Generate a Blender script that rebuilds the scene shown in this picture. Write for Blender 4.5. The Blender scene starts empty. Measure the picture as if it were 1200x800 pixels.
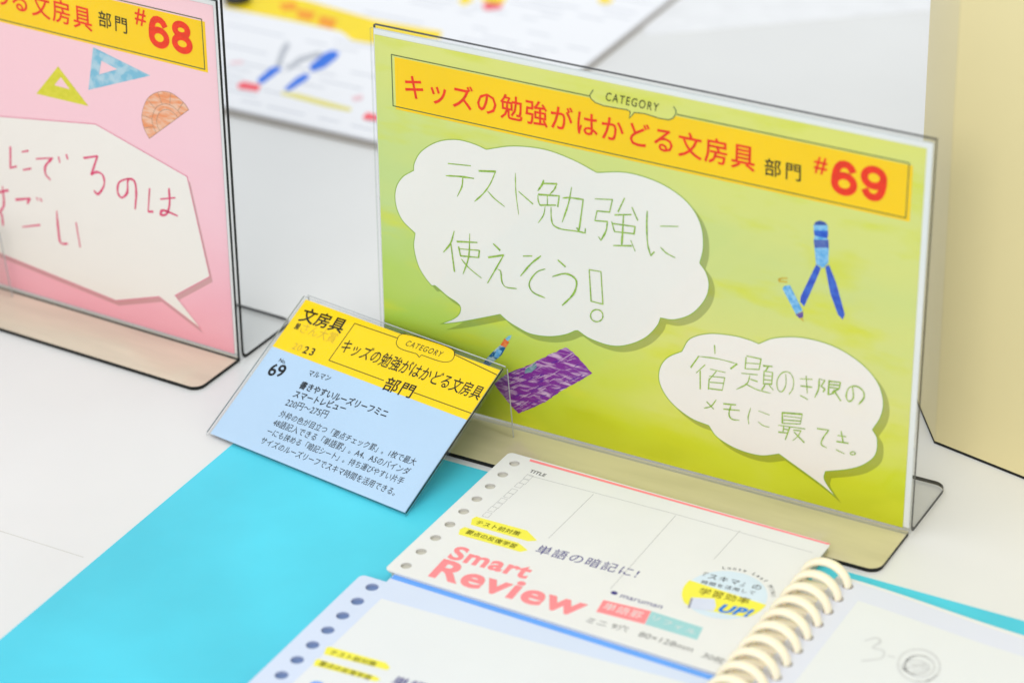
import bpy, bmesh, math, random
from mathutils import Matrix, Vector, noise
random.seed(7)
MM = 0.001
scene = bpy.context.scene
col = scene.collection

# ------------------------------------------------------------------ camera
cam_d = bpy.data.cameras.new('camera')
cam_d.lens = 101.39; cam_d.sensor_width = 36.0; cam_d.sensor_fit = 'HORIZONTAL'
cam_d.clip_start = 0.05; cam_d.clip_end = 30.0
cam_d.dof.use_dof = True; cam_d.dof.focus_distance = 1.052; cam_d.dof.aperture_fstop = 8.0
cam = bpy.data.objects.new('camera', cam_d); col.objects.link(cam)
R0 = Vector((0.8740006, 0.4853627, -0.0233686)); R1 = Vector((0.2223624, -0.4422463, -0.8688918)); R2 = Vector((-0.4320623, 0.7542157, -0.4944501))
cm = Matrix((R0, -R1, -R2)).transposed().to_4x4()
cm.translation = Vector((514.7199, -801.1976, 563.4783)) * MM
cam.matrix_world = cm
scene.camera = cam

# ------------------------------------------------------------------ light
world = bpy.data.worlds.new('World'); scene.world = world; world.use_nodes = True
bg = world.node_tree.nodes['Background']; bg.inputs[0].default_value = (0.93, 0.97, 1.0, 1); bg.inputs[1].default_value = 0.85
def area(name, loc, target, sx, sy, power, color):
    d = bpy.data.lights.new(name, 'AREA'); d.shape = 'RECTANGLE'; d.size = sx; d.size_y = sy; d.energy = power; d.color = color
    o = bpy.data.objects.new(name, d); col.objects.link(o); o.location = loc
    o.rotation_euler = (Vector(target) - Vector(loc)).to_track_quat('-Z', 'Y').to_euler()
area('ceiling_panel_light', (0.1, -0.3, 2.0), (0.05, 0.0, 0.0), 1.2, 0.5, 8.0, (1.0, 0.985, 0.96))
area('front_fill_light', (1.0, -4.4, 2.6), (0.1, 0.0, 0.05), 2.6, 1.6, 94.0, (1.0, 0.975, 0.92))  # unseen fill added on the camera side to brighten the upright signs
scene.view_settings.view_transform = 'Standard'; scene.view_settings.look = 'None'
scene.view_settings.exposure = 0.0; scene.view_settings.gamma = 1.0
scene.render.engine = 'CYCLES'
scene.cycles.use_denoising = True
scene.cycles.max_bounces = 14; scene.cycles.transparent_max_bounces = 24
scene.cycles.caustics_reflective = False; scene.cycles.caustics_refractive = False

D = {
'bubble_big': [[45.6,110.22],[44.57,110.46],[43.57,110.72],[42.55,110.97],[41.47,111.19],[40.3,111.35],[39.0,111.48],[37.61,111.59],[36.16,111.65],[34.67,111.61],[33.17,111.44],[31.63,111.14],[30.03,110.74],[28.41,110.23],[26.82,109.62],[25.31,108.9],[23.82,108.03],[22.33,107.02],[20.9,105.92],[19.6,104.8],[18.49,103.72],[17.59,102.64],[16.85,101.53],[16.25,100.43],[15.77,99.4],[15.38,98.48],[15.11,97.71],[14.99,97.05],[14.96,96.46],[14.94,95.88],[14.89,95.27],[13.9,94.56],[12.89,93.87],[11.89,93.17],[10.94,92.42],[10.09,91.58],[9.33,90.64],[8.61,89.63],[7.98,88.56],[7.45,87.44],[7.04,86.27],[6.76,85.04],[6.59,83.73],[6.54,82.39],[6.59,81.06],[6.77,79.78],[7.06,78.53],[7.47,77.29],[7.99,76.09],[8.62,74.94],[9.37,73.89],[10.27,72.96],[11.33,72.12],[12.48,71.35],[13.65,70.59],[14.78,69.8],[14.59,68.61],[14.36,67.45],[14.14,66.27],[14.02,65.04],[14.05,63.7],[14.24,62.21],[14.55,60.58],[14.96,58.92],[15.49,57.3],[16.12,55.82],[16.94,54.43],[17.95,53.06],[19.03,51.81],[20.05,50.75],[20.88,49.98],[21.43,49.64],[21.79,49.67],[22.09,49.85],[22.45,50.0],[23.01,49.89],[23.81,49.46],[24.78,48.86],[25.83,48.17],[26.87,47.5],[27.84,46.94],[28.76,46.52],[29.68,46.16],[30.55,45.84],[31.34,45.53],[32.0,45.21],[32.51,44.89],[32.92,44.59],[33.22,44.29],[33.43,43.94],[33.56,43.53],[33.61,43.03],[33.56,42.45],[33.42,41.83],[33.21,41.21],[32.92,40.63],[32.59,40.09],[32.2,39.58],[31.72,39.07],[31.13,38.53],[30.38,37.93],[29.44,37.27],[28.31,36.55],[27.09,35.8],[25.83,35.04],[24.62,34.3],[26.36,34.9],[27.98,35.44],[29.65,36.02],[31.56,36.71],[33.89,37.63],[36.75,38.82],[40.01,40.22],[43.5,41.75],[47.03,43.3],[50.42,44.78],[51.02,44.38],[51.6,43.97],[52.19,43.57],[52.81,43.17],[53.49,42.81],[54.23,42.46],[55.0,42.13],[55.81,41.82],[56.68,41.52],[57.6,41.23],[58.58,40.9],[59.59,40.56],[60.67,40.24],[61.83,39.99],[63.08,39.86],[64.46,39.85],[65.97,39.94],[67.54,40.1],[69.11,40.34],[70.6,40.64],[72.03,41.01],[73.46,41.46],[74.84,41.97],[76.16,42.52],[77.4,43.09],[78.53,43.69],[79.56,44.35],[80.53,45.03],[81.49,45.71],[82.66,46.13],[83.68,45.68],[84.65,45.21],[85.64,44.75],[86.73,44.34],[87.98,44.01],[89.46,43.74],[91.13,43.51],[92.87,43.34],[94.61,43.28],[96.22,43.35],[97.7,43.55],[99.11,43.87],[100.48,44.3],[101.84,44.83],[103.22,45.47],[104.65,46.22],[106.11,47.1],[107.55,48.07],[108.91,49.1],[110.13,50.15],[111.24,51.28],[112.27,52.5],[113.2,53.74],[114.0,54.92],[114.66,55.96],[115.13,56.82],[115.42,57.55],[115.61,58.22],[115.77,58.86],[115.99,59.54],[117.06,59.62],[118.11,59.64],[119.18,59.69],[120.28,59.85],[121.45,60.19],[122.75,60.73],[124.14,61.41],[125.56,62.21],[126.93,63.13],[128.18,64.15],[129.34,65.33],[130.44,66.67],[131.46,68.09],[132.36,69.51],[133.1,70.85],[133.66,72.13],[134.08,73.38],[134.37,74.61],[134.55,75.79],[134.62,76.91],[134.57,77.98],[134.39,79.0],[134.11,79.97],[133.76,80.88],[133.39,81.71],[132.97,82.44],[132.47,83.08],[131.94,83.66],[131.39,84.24],[130.87,84.83],[131.14,86.03],[131.44,87.21],[131.72,88.39],[131.94,89.62],[132.06,90.94],[132.08,92.39],[132.03,93.94],[131.91,95.53],[131.68,97.1],[131.32,98.57],[130.85,99.95],[130.26,101.3],[129.57,102.6],[128.77,103.82],[127.86,104.98],[126.84,106.05],[125.72,107.06],[124.48,107.99],[123.14,108.86],[121.68,109.66],[120.11,110.41],[118.41,111.09],[116.61,111.71],[114.71,112.24],[112.74,112.66],[110.65,112.99],[108.43,113.24],[106.13,113.4],[103.81,113.43],[101.53,113.32],[99.28,113.02],[97.03,112.54],[94.77,111.95],[92.5,111.34],[90.23,110.78],[88.44,111.36],[86.69,111.96],[84.92,112.55],[83.08,113.1],[81.1,113.59],[78.98,114.05],[76.74,114.49],[74.42,114.87],[72.03,115.14],[69.62,115.27],[67.12,115.23],[64.52,115.06],[61.9,114.77],[59.31,114.39],[56.83,113.92],[54.48,113.33],[52.23,112.61],[50.02,111.81],[47.83,111.0]],
'bubble_small': [[124.61,48.25],[125.19,49.48],[125.69,50.74],[126.24,51.97],[126.91,53.15],[127.83,54.2],[129.03,55.15],[130.44,56.02],[131.99,56.8],[133.63,57.49],[135.28,58.07],[137.02,58.54],[138.9,58.9],[140.79,59.18],[142.6,59.38],[144.22,59.54],[145.63,59.63],[146.9,59.65],[148.06,59.62],[149.14,59.56],[150.17,59.49],[151.11,59.4],[151.96,59.28],[152.75,59.13],[153.53,58.99],[154.33,58.85],[155.48,59.63],[156.56,60.43],[157.67,61.22],[158.91,61.97],[160.38,62.66],[162.12,63.31],[164.06,63.95],[166.15,64.53],[168.31,65.01],[170.49,65.34],[172.73,65.53],[175.08,65.61],[177.46,65.57],[179.81,65.39],[182.06,65.07],[184.25,64.58],[186.42,63.92],[188.52,63.14],[190.49,62.26],[192.3,61.32],[193.93,60.31],[195.44,59.19],[196.81,58.0],[198.01,56.75],[199.05,55.49],[199.9,54.16],[200.57,52.77],[201.08,51.34],[201.47,49.93],[201.74,48.57],[201.88,47.28],[201.88,46.02],[201.76,44.78],[201.54,43.54],[201.25,42.31],[200.84,41.07],[200.29,39.84],[199.68,38.61],[199.04,37.38],[198.44,36.15],[198.86,35.52],[199.32,34.95],[199.76,34.34],[200.13,33.65],[200.37,32.79],[200.5,31.69],[200.57,30.41],[200.53,29.04],[200.36,27.68],[200.01,26.45],[199.46,25.33],[198.73,24.26],[197.86,23.24],[196.92,22.28],[195.94,21.39],[194.96,20.59],[193.93,19.88],[192.84,19.22],[191.63,18.57],[190.28,17.91],[188.74,17.23],[187.04,16.55],[185.23,15.88],[183.4,15.21],[181.61,14.53],[181.52,13.85],[181.35,13.2],[181.22,12.54],[181.23,11.82],[181.48,10.98],[182.06,10.0],[182.88,8.91],[183.84,7.76],[184.83,6.59],[185.76,5.46],[184.52,6.2],[183.41,6.9],[182.23,7.61],[180.79,8.44],[178.88,9.44],[176.37,10.68],[173.39,12.11],[170.14,13.64],[166.82,15.2],[163.63,16.71],[162.18,16.12],[160.75,15.49],[159.3,14.88],[157.8,14.36],[156.2,14.01],[154.47,13.83],[152.61,13.77],[150.72,13.82],[148.85,13.98],[147.09,14.23],[145.39,14.59],[143.7,15.08],[142.09,15.65],[140.63,16.28],[139.38,16.94],[138.41,17.64],[137.68,18.41],[137.09,19.21],[136.53,20.03],[135.91,20.82],[134.44,21.01],[132.97,21.16],[131.5,21.32],[130.02,21.59],[128.51,22.03],[126.92,22.67],[125.26,23.46],[123.61,24.36],[122.06,25.34],[120.71,26.37],[119.54,27.46],[118.5,28.64],[117.6,29.88],[116.86,31.14],[116.28,32.39],[115.89,33.64],[115.67,34.91],[115.6,36.18],[115.68,37.43],[115.88,38.63],[116.22,39.8],[116.7,40.95],[117.31,42.07],[118.04,43.13],[118.87,44.13],[119.85,45.04],[120.97,45.88],[122.19,46.67],[123.42,47.45]],
'hand_big': [[[29.65,101.25],[39.02,102.35]],[[28.66,96.18],[30.72,96.53],[32.77,96.87],[34.75,97.16],[36.61,97.35],[38.41,97.47],[40.2,97.6]],[[35.69,96.8],[35.6,95.67],[35.5,94.54],[35.24,93.31],[34.68,91.9],[33.95,90.4],[33.21,88.89]],[[49.34,102.32],[48.63,100.53],[47.92,98.74],[47.12,97.02],[46.19,95.41],[45.17,93.87],[44.08,92.41],[42.92,91.05],[41.68,89.77],[40.45,88.49]],[[42.52,101.08],[49.34,102.32]],[[46.0,93.85],[46.87,93.04],[47.75,92.24],[48.77,91.46],[50.03,90.71],[51.43,89.98],[52.83,89.25]],[[57.5,103.46],[57.51,101.0],[57.51,98.52],[57.62,95.94],[57.89,93.18],[58.27,90.31],[58.65,87.43]],[[58.79,96.48],[64.54,92.86]],[[68.98,103.16],[68.82,102.6],[68.67,102.04],[68.38,101.36],[67.89,100.51],[67.26,99.55],[66.63,98.59]],[[68.56,101.85],[74.3,102.93]],[[74.3,102.93],[73.98,102.1],[73.66,101.28],[73.25,100.48],[72.73,99.74],[72.12,99.03],[71.52,98.32]],[[66.9,97.14],[75.25,98.41]],[[75.25,98.41],[74.64,94.09]],[[66.61,96.79],[66.64,96.04],[66.67,95.28],[66.76,94.59],[66.94,94.0],[67.19,93.47],[67.43,92.94]],[[67.72,93.12],[73.78,94.46]],[[70.48,97.53],[70.44,93.83]],[[69.51,92.95],[69.35,91.78],[69.18,90.61],[68.84,89.43],[68.23,88.24],[67.45,87.04],[66.66,85.84]],[[71.94,93.21],[71.93,91.76],[71.93,90.3],[72.02,89.02],[72.16,87.96],[72.38,87.08],[72.86,86.39],[73.65,85.92],[74.69,85.64],[76.03,85.52],[77.82,85.61],[79.9,85.84],[81.78,86.04],[83.21,86.12],[84.44,86.16],[85.67,86.19]],[[85.67,86.19],[85.78,87.91]],[[76.79,97.92],[77.61,98.19],[78.42,98.45],[79.53,98.69],[81.12,98.86],[83.01,99.0],[84.88,99.15]],[[84.88,99.15],[84.62,97.05],[84.35,94.95],[84.08,92.84],[83.79,90.73],[83.5,88.61],[83.21,86.48]],[[83.21,86.48],[82.35,87.41]],[[80.23,102.84],[79.85,100.65],[79.47,98.47],[78.95,96.17],[78.21,93.67],[77.33,91.06],[76.45,88.44]],[[89.64,100.47],[96.51,101.71]],[[96.51,101.71],[95.41,96.6]],[[95.41,96.6],[90.44,95.93]],[[90.44,95.93],[89.54,91.94]],[[89.54,91.94],[94.58,92.69]],[[94.58,92.69],[94.45,91.46],[94.31,90.22],[94.03,88.94],[93.47,87.57],[92.76,86.15],[92.05,84.73]],[[92.05,84.73],[91.08,85.91]],[[101.26,103.31],[98.78,97.52]],[[97.55,95.97],[103.93,97.56]],[[104.24,100.39],[106.52,95.93]],[[96.55,92.41],[105.54,93.22]],[[105.54,93.22],[105.12,90.34]],[[105.12,90.34],[97.42,89.43]],[[97.42,89.43],[96.27,93.07]],[[100.92,96.61],[100.82,94.32],[100.73,92.03],[100.63,89.88],[100.51,87.98],[100.39,86.23],[100.27,84.48]],[[97.05,83.85],[104.21,85.39]],[[103.91,87.45],[105.63,83.65]],[[110.2,100.34],[110.15,98.33],[110.1,96.32],[110.11,94.25],[110.18,92.02],[110.3,89.73],[110.52,87.68],[110.89,86.07],[111.35,84.71],[111.81,83.34]],[[111.81,83.34],[113.18,85.11]],[[115.42,95.68],[122.25,97.11]],[[115.66,87.47],[116.37,86.88],[117.08,86.28],[117.91,85.76],[118.95,85.38],[120.11,85.07],[121.26,84.76]],[[31.59,74.48],[31.08,72.64],[30.57,70.8],[29.91,69.09],[28.99,67.6],[27.93,66.25],[26.86,64.9]],[[30.11,68.8],[31.32,57.98]],[[32.72,70.54],[41.17,72.14]],[[33.54,67.78],[42.12,69.1]],[[42.12,69.1],[41.71,66.13]],[[41.71,66.13],[34.09,65.03]],[[34.09,65.03],[33.35,68.54]],[[38.15,74.97],[38.02,71.76],[37.9,68.53],[37.56,65.5],[36.85,62.81],[35.93,60.33],[35.0,57.83]],[[34.47,63.77],[35.46,62.79],[36.44,61.8],[37.65,60.82],[39.21,59.87],[40.98,58.92],[42.76,57.99]],[[48.1,73.14],[50.72,71.22]],[[45.92,67.18],[52.26,69.59]],[[52.26,69.59],[51.22,67.59],[50.17,65.6],[49.07,63.51],[47.87,61.26],[46.61,58.92],[45.35,56.58]],[[49.75,63.2],[50.18,63.13],[50.62,63.06],[50.97,62.61],[51.12,61.48],[51.17,59.97],[51.37,58.69],[51.73,57.8],[52.24,57.13],[53.05,56.73],[54.33,56.71],[55.92,56.95],[57.5,57.19]],[[60.42,71.09],[64.01,71.99]],[[67.65,72.83],[66.25,71.46],[64.83,70.08],[63.43,68.54],[62.05,66.75],[60.67,64.8],[59.29,62.84]],[[69.35,68.01],[68.25,67.43],[67.15,66.84],[66.1,66.05],[65.07,64.87],[64.09,63.48],[63.35,62.2],[62.93,61.17],[62.76,60.26],[62.84,59.41],[63.17,58.57],[63.75,57.79],[64.65,57.16],[65.97,56.76],[67.61,56.51],[69.24,56.26]],[[74.75,72.84],[77.68,70.89]],[[72.49,65.7],[74.22,66.61],[75.95,67.52],[77.53,68.09],[78.94,68.16],[80.21,67.89],[81.19,67.44],[81.85,66.86],[82.23,66.08],[82.32,65.06],[82.12,63.7],[81.64,62.08],[80.84,60.39],[79.59,58.65],[78.03,56.82],[76.45,54.99]],[[87.37,71.99],[92.12,72.32]],[[92.12,72.32],[92.95,59.46]],[[92.95,59.46],[88.17,59.5]],[[88.17,59.5],[87.37,71.99]],[[93.03,54.83],[92.96,54.44],[92.9,54.06],[92.78,53.69],[92.59,53.33],[92.36,52.98],[92.08,52.66],[91.77,52.38],[91.43,52.13],[91.07,51.93],[90.7,51.79],[90.32,51.69],[89.94,51.66],[89.59,51.68],[89.24,51.75],[88.93,51.88],[88.65,52.07],[88.41,52.3],[88.22,52.57],[88.09,52.88],[88.0,53.23],[87.97,53.58],[88.0,53.96],[88.09,54.34],[88.22,54.72],[88.41,55.08],[88.65,55.43],[88.92,55.75],[89.23,56.03],[89.58,56.28],[89.94,56.47],[90.31,56.62],[90.69,56.71],[91.06,56.75],[91.42,56.73],[91.76,56.65],[92.07,56.52],[92.35,56.34],[92.58,56.1],[92.77,55.83],[92.89,55.52],[92.96,55.17],[93.03,54.83]]],
'hand_small': [[[137.38,53.89],[137.64,50.64]],[[131.3,47.94],[128.29,42.66]],[[131.3,47.94],[133.9,48.29],[136.49,48.64],[139.03,48.88],[141.5,48.91],[143.92,48.83],[146.33,48.75]],[[146.33,48.75],[143.9,46.19]],[[133.84,45.12],[130.51,41.04]],[[132.02,42.22],[132.19,34.91]],[[135.93,43.96],[141.8,44.13]],[[138.29,43.65],[135.63,39.49]],[[135.62,40.09],[135.43,35.64]],[[135.71,41.04],[141.68,41.97]],[[141.68,41.97],[140.83,36.68]],[[140.83,36.68],[135.84,36.05]],[[136.06,38.68],[141.04,39.55]],[[149.7,52.2],[149.45,47.61]],[[149.45,47.61],[154.85,48.7]],[[154.85,48.7],[155.45,53.06]],[[155.45,53.06],[149.97,52.87]],[[149.95,50.03],[154.95,50.95]],[[148.18,45.47],[154.24,46.43]],[[151.38,45.39],[151.14,44.18],[150.9,42.96],[150.33,41.79],[149.22,40.67],[147.79,39.58],[146.35,38.49]],[[151.71,43.97],[154.33,43.74]],[[149.75,41.64],[151.3,41.19],[152.84,40.74],[154.45,40.43],[156.15,40.33],[157.91,40.37],[159.66,40.4]],[[156.4,50.6],[159.83,51.18]],[[158.14,50.45],[157.33,48.74]],[[156.77,48.29],[156.66,43.43]],[[156.66,43.43],[159.81,44.13]],[[159.81,44.13],[160.04,48.83]],[[160.04,48.83],[156.76,48.59]],[[156.83,46.8],[159.69,47.24]],[[156.88,45.19],[159.76,45.57]],[[157.25,42.98],[156.17,40.88]],[[158.97,43.43],[160.47,42.01]],[[138.59,32.16],[137.96,31.04],[137.32,29.92],[136.6,28.98],[135.77,28.37],[134.87,27.96],[133.97,27.54]],[[134.91,30.39],[137.69,28.16]],[[141.57,31.35],[146.25,32.16]],[[141.63,29.21],[147.78,30.29]],[[144.5,31.7],[144.17,30.32],[143.84,28.94],[143.73,27.79],[143.93,26.95],[144.35,26.33],[144.97,25.96],[145.82,25.92],[146.86,26.12],[147.9,26.32]],[[152.1,32.36],[151.76,31.06],[151.43,29.76],[151.23,28.57],[151.27,27.56],[151.44,26.67],[151.62,25.77]],[[155.2,32.09],[159.41,31.55]],[[155.18,27.66],[155.87,27.27],[156.55,26.88],[157.26,26.62],[158.02,26.54],[158.81,26.59],[159.59,26.63]],[[165.03,49.44],[165.18,48.14],[165.32,46.84],[165.3,45.6],[165.0,44.3],[164.52,43.06],[164.0,42.24],[163.39,41.98],[162.74,42.15],[162.25,42.69],[161.95,43.74],[161.81,45.16],[161.93,46.53],[162.42,47.81],[163.17,49.04],[163.98,49.95],[164.83,50.42],[165.74,50.58],[166.53,50.42],[167.18,49.91],[167.71,49.09],[168.06,48.12],[168.18,46.97],[168.12,45.67],[167.92,44.48],[167.57,43.52],[167.08,42.68],[166.6,41.83]],[[170.58,49.08],[175.09,50.06]],[[170.87,46.33],[175.06,46.94]],[[172.78,50.84],[173.48,44.12]],[[170.87,42.53],[173.76,41.67]],[[177.71,50.92],[177.75,49.62],[177.78,48.32],[177.67,47.02],[177.33,45.74],[176.85,44.47],[176.37,43.2]],[[177.71,50.92],[179.87,50.89]],[[179.87,50.89],[178.58,48.16]],[[178.58,48.16],[179.09,47.96],[179.61,47.76],[179.92,47.49],[179.88,47.1],[179.65,46.63],[179.41,46.16]],[[181.44,51.0],[185.74,51.64]],[[185.74,51.64],[185.31,49.02]],[[185.31,49.02],[181.56,48.64]],[[181.43,51.29],[181.37,45.59]],[[181.37,45.59],[183.46,46.74]],[[181.62,49.73],[185.53,50.39]],[[185.04,48.83],[182.88,46.89]],[[183.4,47.92],[186.11,44.45]],[[190.27,50.91],[190.51,49.49],[190.75,48.06],[190.77,46.87],[190.38,45.94],[189.75,45.24],[189.18,44.96],[188.71,45.22],[188.28,45.9],[188.08,46.76],[188.14,47.88],[188.42,49.18],[188.9,50.26],[189.68,50.99],[190.66,51.48],[191.63,51.68],[192.58,51.52],[193.51,51.06],[194.21,50.46],[194.59,49.72],[194.73,48.84],[194.63,47.89],[194.2,46.88],[193.52,45.81],[192.84,44.73]],[[164.33,33.82],[171.93,35.24]],[[171.93,35.24],[171.36,31.13]],[[171.36,31.13],[164.5,29.58]],[[164.5,29.58],[164.33,33.82]],[[164.95,32.65],[171.43,33.59]],[[165.02,31.07],[171.31,32.33]],[[163.09,28.41],[173.15,29.66]],[[165.11,28.83],[164.92,26.32]],[[167.42,28.84],[165.91,23.33]],[[163.2,25.67],[166.66,26.18]],[[165.16,27.43],[167.18,27.55]],[[168.9,28.01],[171.76,28.48]],[[171.76,28.48],[171.33,27.51],[170.91,26.54],[170.44,25.67],[169.91,24.98],[169.35,24.39],[168.79,23.8]],[[169.22,27.18],[173.1,24.12]],[[177.85,31.05],[182.22,31.62]],[[182.22,31.62],[181.46,30.27],[180.7,28.91],[180.12,27.7],[179.76,26.67],[179.57,25.8],[179.67,25.12],[180.17,24.73],[180.94,24.53],[181.71,24.33]],[[185.69,30.43],[188.8,30.79]],[[185.42,27.92],[189.77,28.38]],[[186.9,32.4],[187.78,28.45]],[[185.42,24.56],[188.48,23.75]],[[192.61,25.13],[192.54,24.96],[192.47,24.79],[192.36,24.63],[192.17,24.49],[191.93,24.36],[191.69,24.27],[191.45,24.22],[191.21,24.22],[191.01,24.26],[190.86,24.34],[190.75,24.47],[190.71,24.61],[190.74,24.77],[190.83,24.95],[190.97,25.11],[191.16,25.25],[191.39,25.38],[191.63,25.47],[191.87,25.52],[192.11,25.52],[192.31,25.48],[192.44,25.39],[192.52,25.26],[192.61,25.13]]],
'hand_pink': [[[105.87,64.64],[104.74,55.14]],[[104.74,55.14],[108.07,56.65]],[[111.76,63.81],[115.03,65.05]],[[111.55,55.88],[115.57,57.43]],[[118.98,62.46],[127.41,64.78]],[[127.41,64.78],[125.95,63.32],[124.49,61.87],[123.42,60.47],[122.92,59.12],[122.82,57.83],[123.0,56.74],[123.54,55.97],[124.37,55.4],[125.19,54.83]],[[130.63,66.0],[130.94,63.67]],[[134.74,67.91],[135.12,66.2]],[[143.55,68.52],[150.56,70.97]],[[150.56,70.97],[146.63,62.06]],[[146.63,62.06],[147.62,62.8],[148.6,63.53],[149.59,63.95],[150.67,63.99],[151.76,63.72],[152.53,63.09],[152.92,61.97],[152.99,60.48],[152.68,58.94],[151.77,57.22],[150.47,55.44],[149.32,54.29],[148.56,54.2],[147.95,54.73],[147.34,55.26]],[[165.02,64.84],[163.34,63.94],[161.67,63.04],[160.38,61.96],[159.64,60.5],[159.29,58.87],[159.28,57.51],[159.64,56.49],[160.33,55.75],[161.15,55.57],[162.16,56.14],[163.29,57.28],[164.18,58.69],[164.52,60.56],[164.61,62.7],[164.96,64.24],[165.93,64.86],[167.16,64.89],[168.1,64.39],[168.54,63.3],[168.68,61.68],[168.63,59.75],[168.36,57.48],[167.89,54.88],[167.41,52.28]],[[175.42,62.92],[173.85,52.65]],[[173.85,52.65],[176.2,53.22]],[[180.53,59.63],[187.7,61.95]],[[185.03,65.21],[184.99,62.81],[184.95,60.41],[184.72,58.27],[184.21,56.4],[183.51,54.79],[182.72,53.61],[181.7,52.99],[180.59,52.81],[179.96,52.94],[179.97,53.56],[180.45,54.5],[181.5,55.1],[183.34,55.07],[185.75,54.71],[188.16,54.35]],[[93.17,40.84],[102.34,44.76]],[[99.57,45.7],[99.56,42.84],[99.55,39.98],[99.31,37.6],[98.58,35.98],[97.61,34.84],[96.98,33.93],[97.0,33.31],[97.36,32.91],[97.64,32.22],[97.71,30.97],[97.7,29.42],[97.7,27.87]],[[105.99,41.44],[113.43,43.73]],[[113.43,43.73],[112.0,41.29]],[[108.08,29.81],[117.51,33.0]],[[117.14,44.99],[117.75,44.03]],[[119.01,45.07],[119.61,44.11]],[[127.0,41.61],[126.96,38.22],[126.92,34.83],[126.96,31.99],[127.01,29.91],[127.14,28.39],[127.61,27.45],[128.59,27.29],[129.91,27.7],[131.23,28.11]],[[136.57,38.68],[137.61,28.23]]],
'bubble_pink': [[75.34,77.2],[101.93,77.01],[150.9,84.63],[194.28,72.43],[202.05,31.54],[184.18,18.64],[195.87,7.07],[176.03,15.97],[153.72,8.34],[94.31,14.41],[25.69,20.88],[21.34,53.83]],
'pk_tri_y': [[[134.49,105.28],[148.13,91.58],[122.05,91.1]],[[135.4,101.01],[139.49,96.69],[131.76,96.82]]],
'pk_tri_b': [[[152.99,117.13],[179.93,111.16],[148.83,98.54]],[[156.45,112.32],[164.01,110.4],[154.82,106.23]]],
'pk_prot': [[197.26,100.92],[196.62,101.77],[195.98,102.62],[194.95,103.48],[193.28,104.5],[191.22,105.53],[189.12,106.15],[187.07,106.18],[184.97,105.79],[182.96,105.07],[181.01,104.05],[179.13,102.69],[177.51,100.97],[176.14,98.69],[175.01,96.04],[174.3,93.62],[174.15,91.67],[174.41,89.97],[174.87,88.4],[175.48,86.98],[176.29,85.71],[177.09,84.43]],
'compass': {'navy': [[173.07,109.13],[173.67,110.5],[175.16,111.39],[177.08,111.27],[178.17,110.28]],'sky': [[173.07,109.13],[178.17,110.28],[178.38,108.31],[173.27,107.15]],'blue': [[173.22,107.14],[178.38,108.31],[178.56,106.67],[178.19,105.35],[174.9,105.27],[173.46,105.51]],'sky2': [[173.57,105.42],[174.9,105.27],[178.19,105.35],[178.65,104.89],[173.43,103.7]],'indigo': [[173.32,103.67],[178.76,104.92],[179.01,101.99],[173.78,100.78]],'sky3': [[173.73,100.77],[178.96,101.98],[179.07,96.34],[177.2,93.8],[174.62,94.73]],'leg1': [[174.62,94.62],[176.44,93.62],[175.08,89.41],[170.88,77.55],[169.3,78.91],[169.43,81.15]],'leg2': [[177.94,94.54],[179.32,95.66],[182.28,89.41],[186.0,78.23],[185.29,75.97],[183.43,77.6],[180.29,84.92]],'pencil': [[162.52,82.5],[163.32,83.73],[165.25,84.48],[170.39,75.86],[167.95,73.81]],'tip': [[167.79,73.65],[170.57,75.62],[170.67,73.31],[169.24,72.61]],'lead': [[169.24,72.61],[170.34,73.11],[171.31,71.54]],'gold': [[160.7,85.88],[162.07,86.67],[164.3,87.14],[164.27,86.62],[162.1,85.99],[161.28,85.44],[164.3,85.82],[164.22,85.1],[161.03,84.58]]},
'eraser': [[77.76,37.94],[80.58,36.87],[84.8,33.32],[88.68,30.03],[84.8,26.52],[76.24,19.6],[69.0,12.59],[63.17,8.48],[57.65,4.79],[54.4,7.25],[47.22,14.93],[53.54,20.96],[56.83,22.53],[61.94,26.39],[66.3,29.66],[72.05,34.0]],
'eraser_teal': [[60.84,24.44],[62.67,26.57],[65.2,28.16],[65.69,26.62],[63.35,23.85],[60.45,22.6]],
'brush': {'tip': [[55.11,37.25],[54.51,35.52],[53.41,34.38],[52.4,34.99],[53.81,36.63]],'orange': [[52.12,35.21],[54.12,34.13],[52.63,31.45],[50.32,31.88]],'body': [[50.47,32.13],[52.48,31.27],[50.75,27.87],[47.41,24.33],[44.65,25.23],[47.5,28.85]],'foot': [[44.65,25.23],[47.41,24.33],[44.4,20.65],[41.84,20.87]],'ferr': [[48.83,29.91],[51.15,29.78],[49.26,26.04],[47.45,26.3]]},
'label_green': [[88.65,141.87],[87.49,139.85],[87.39,139.31],[87.93,138.38],[89.55,137.32],[92.61,136.8],[97.98,136.95],[102.09,137.09],[103.16,136.62],[102.83,134.13],[104.76,136.7],[108.66,137.04],[114.33,136.48],[117.85,136.61],[119.59,137.55],[120.6,139.47],[120.58,140.66],[119.68,142.01]],
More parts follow.
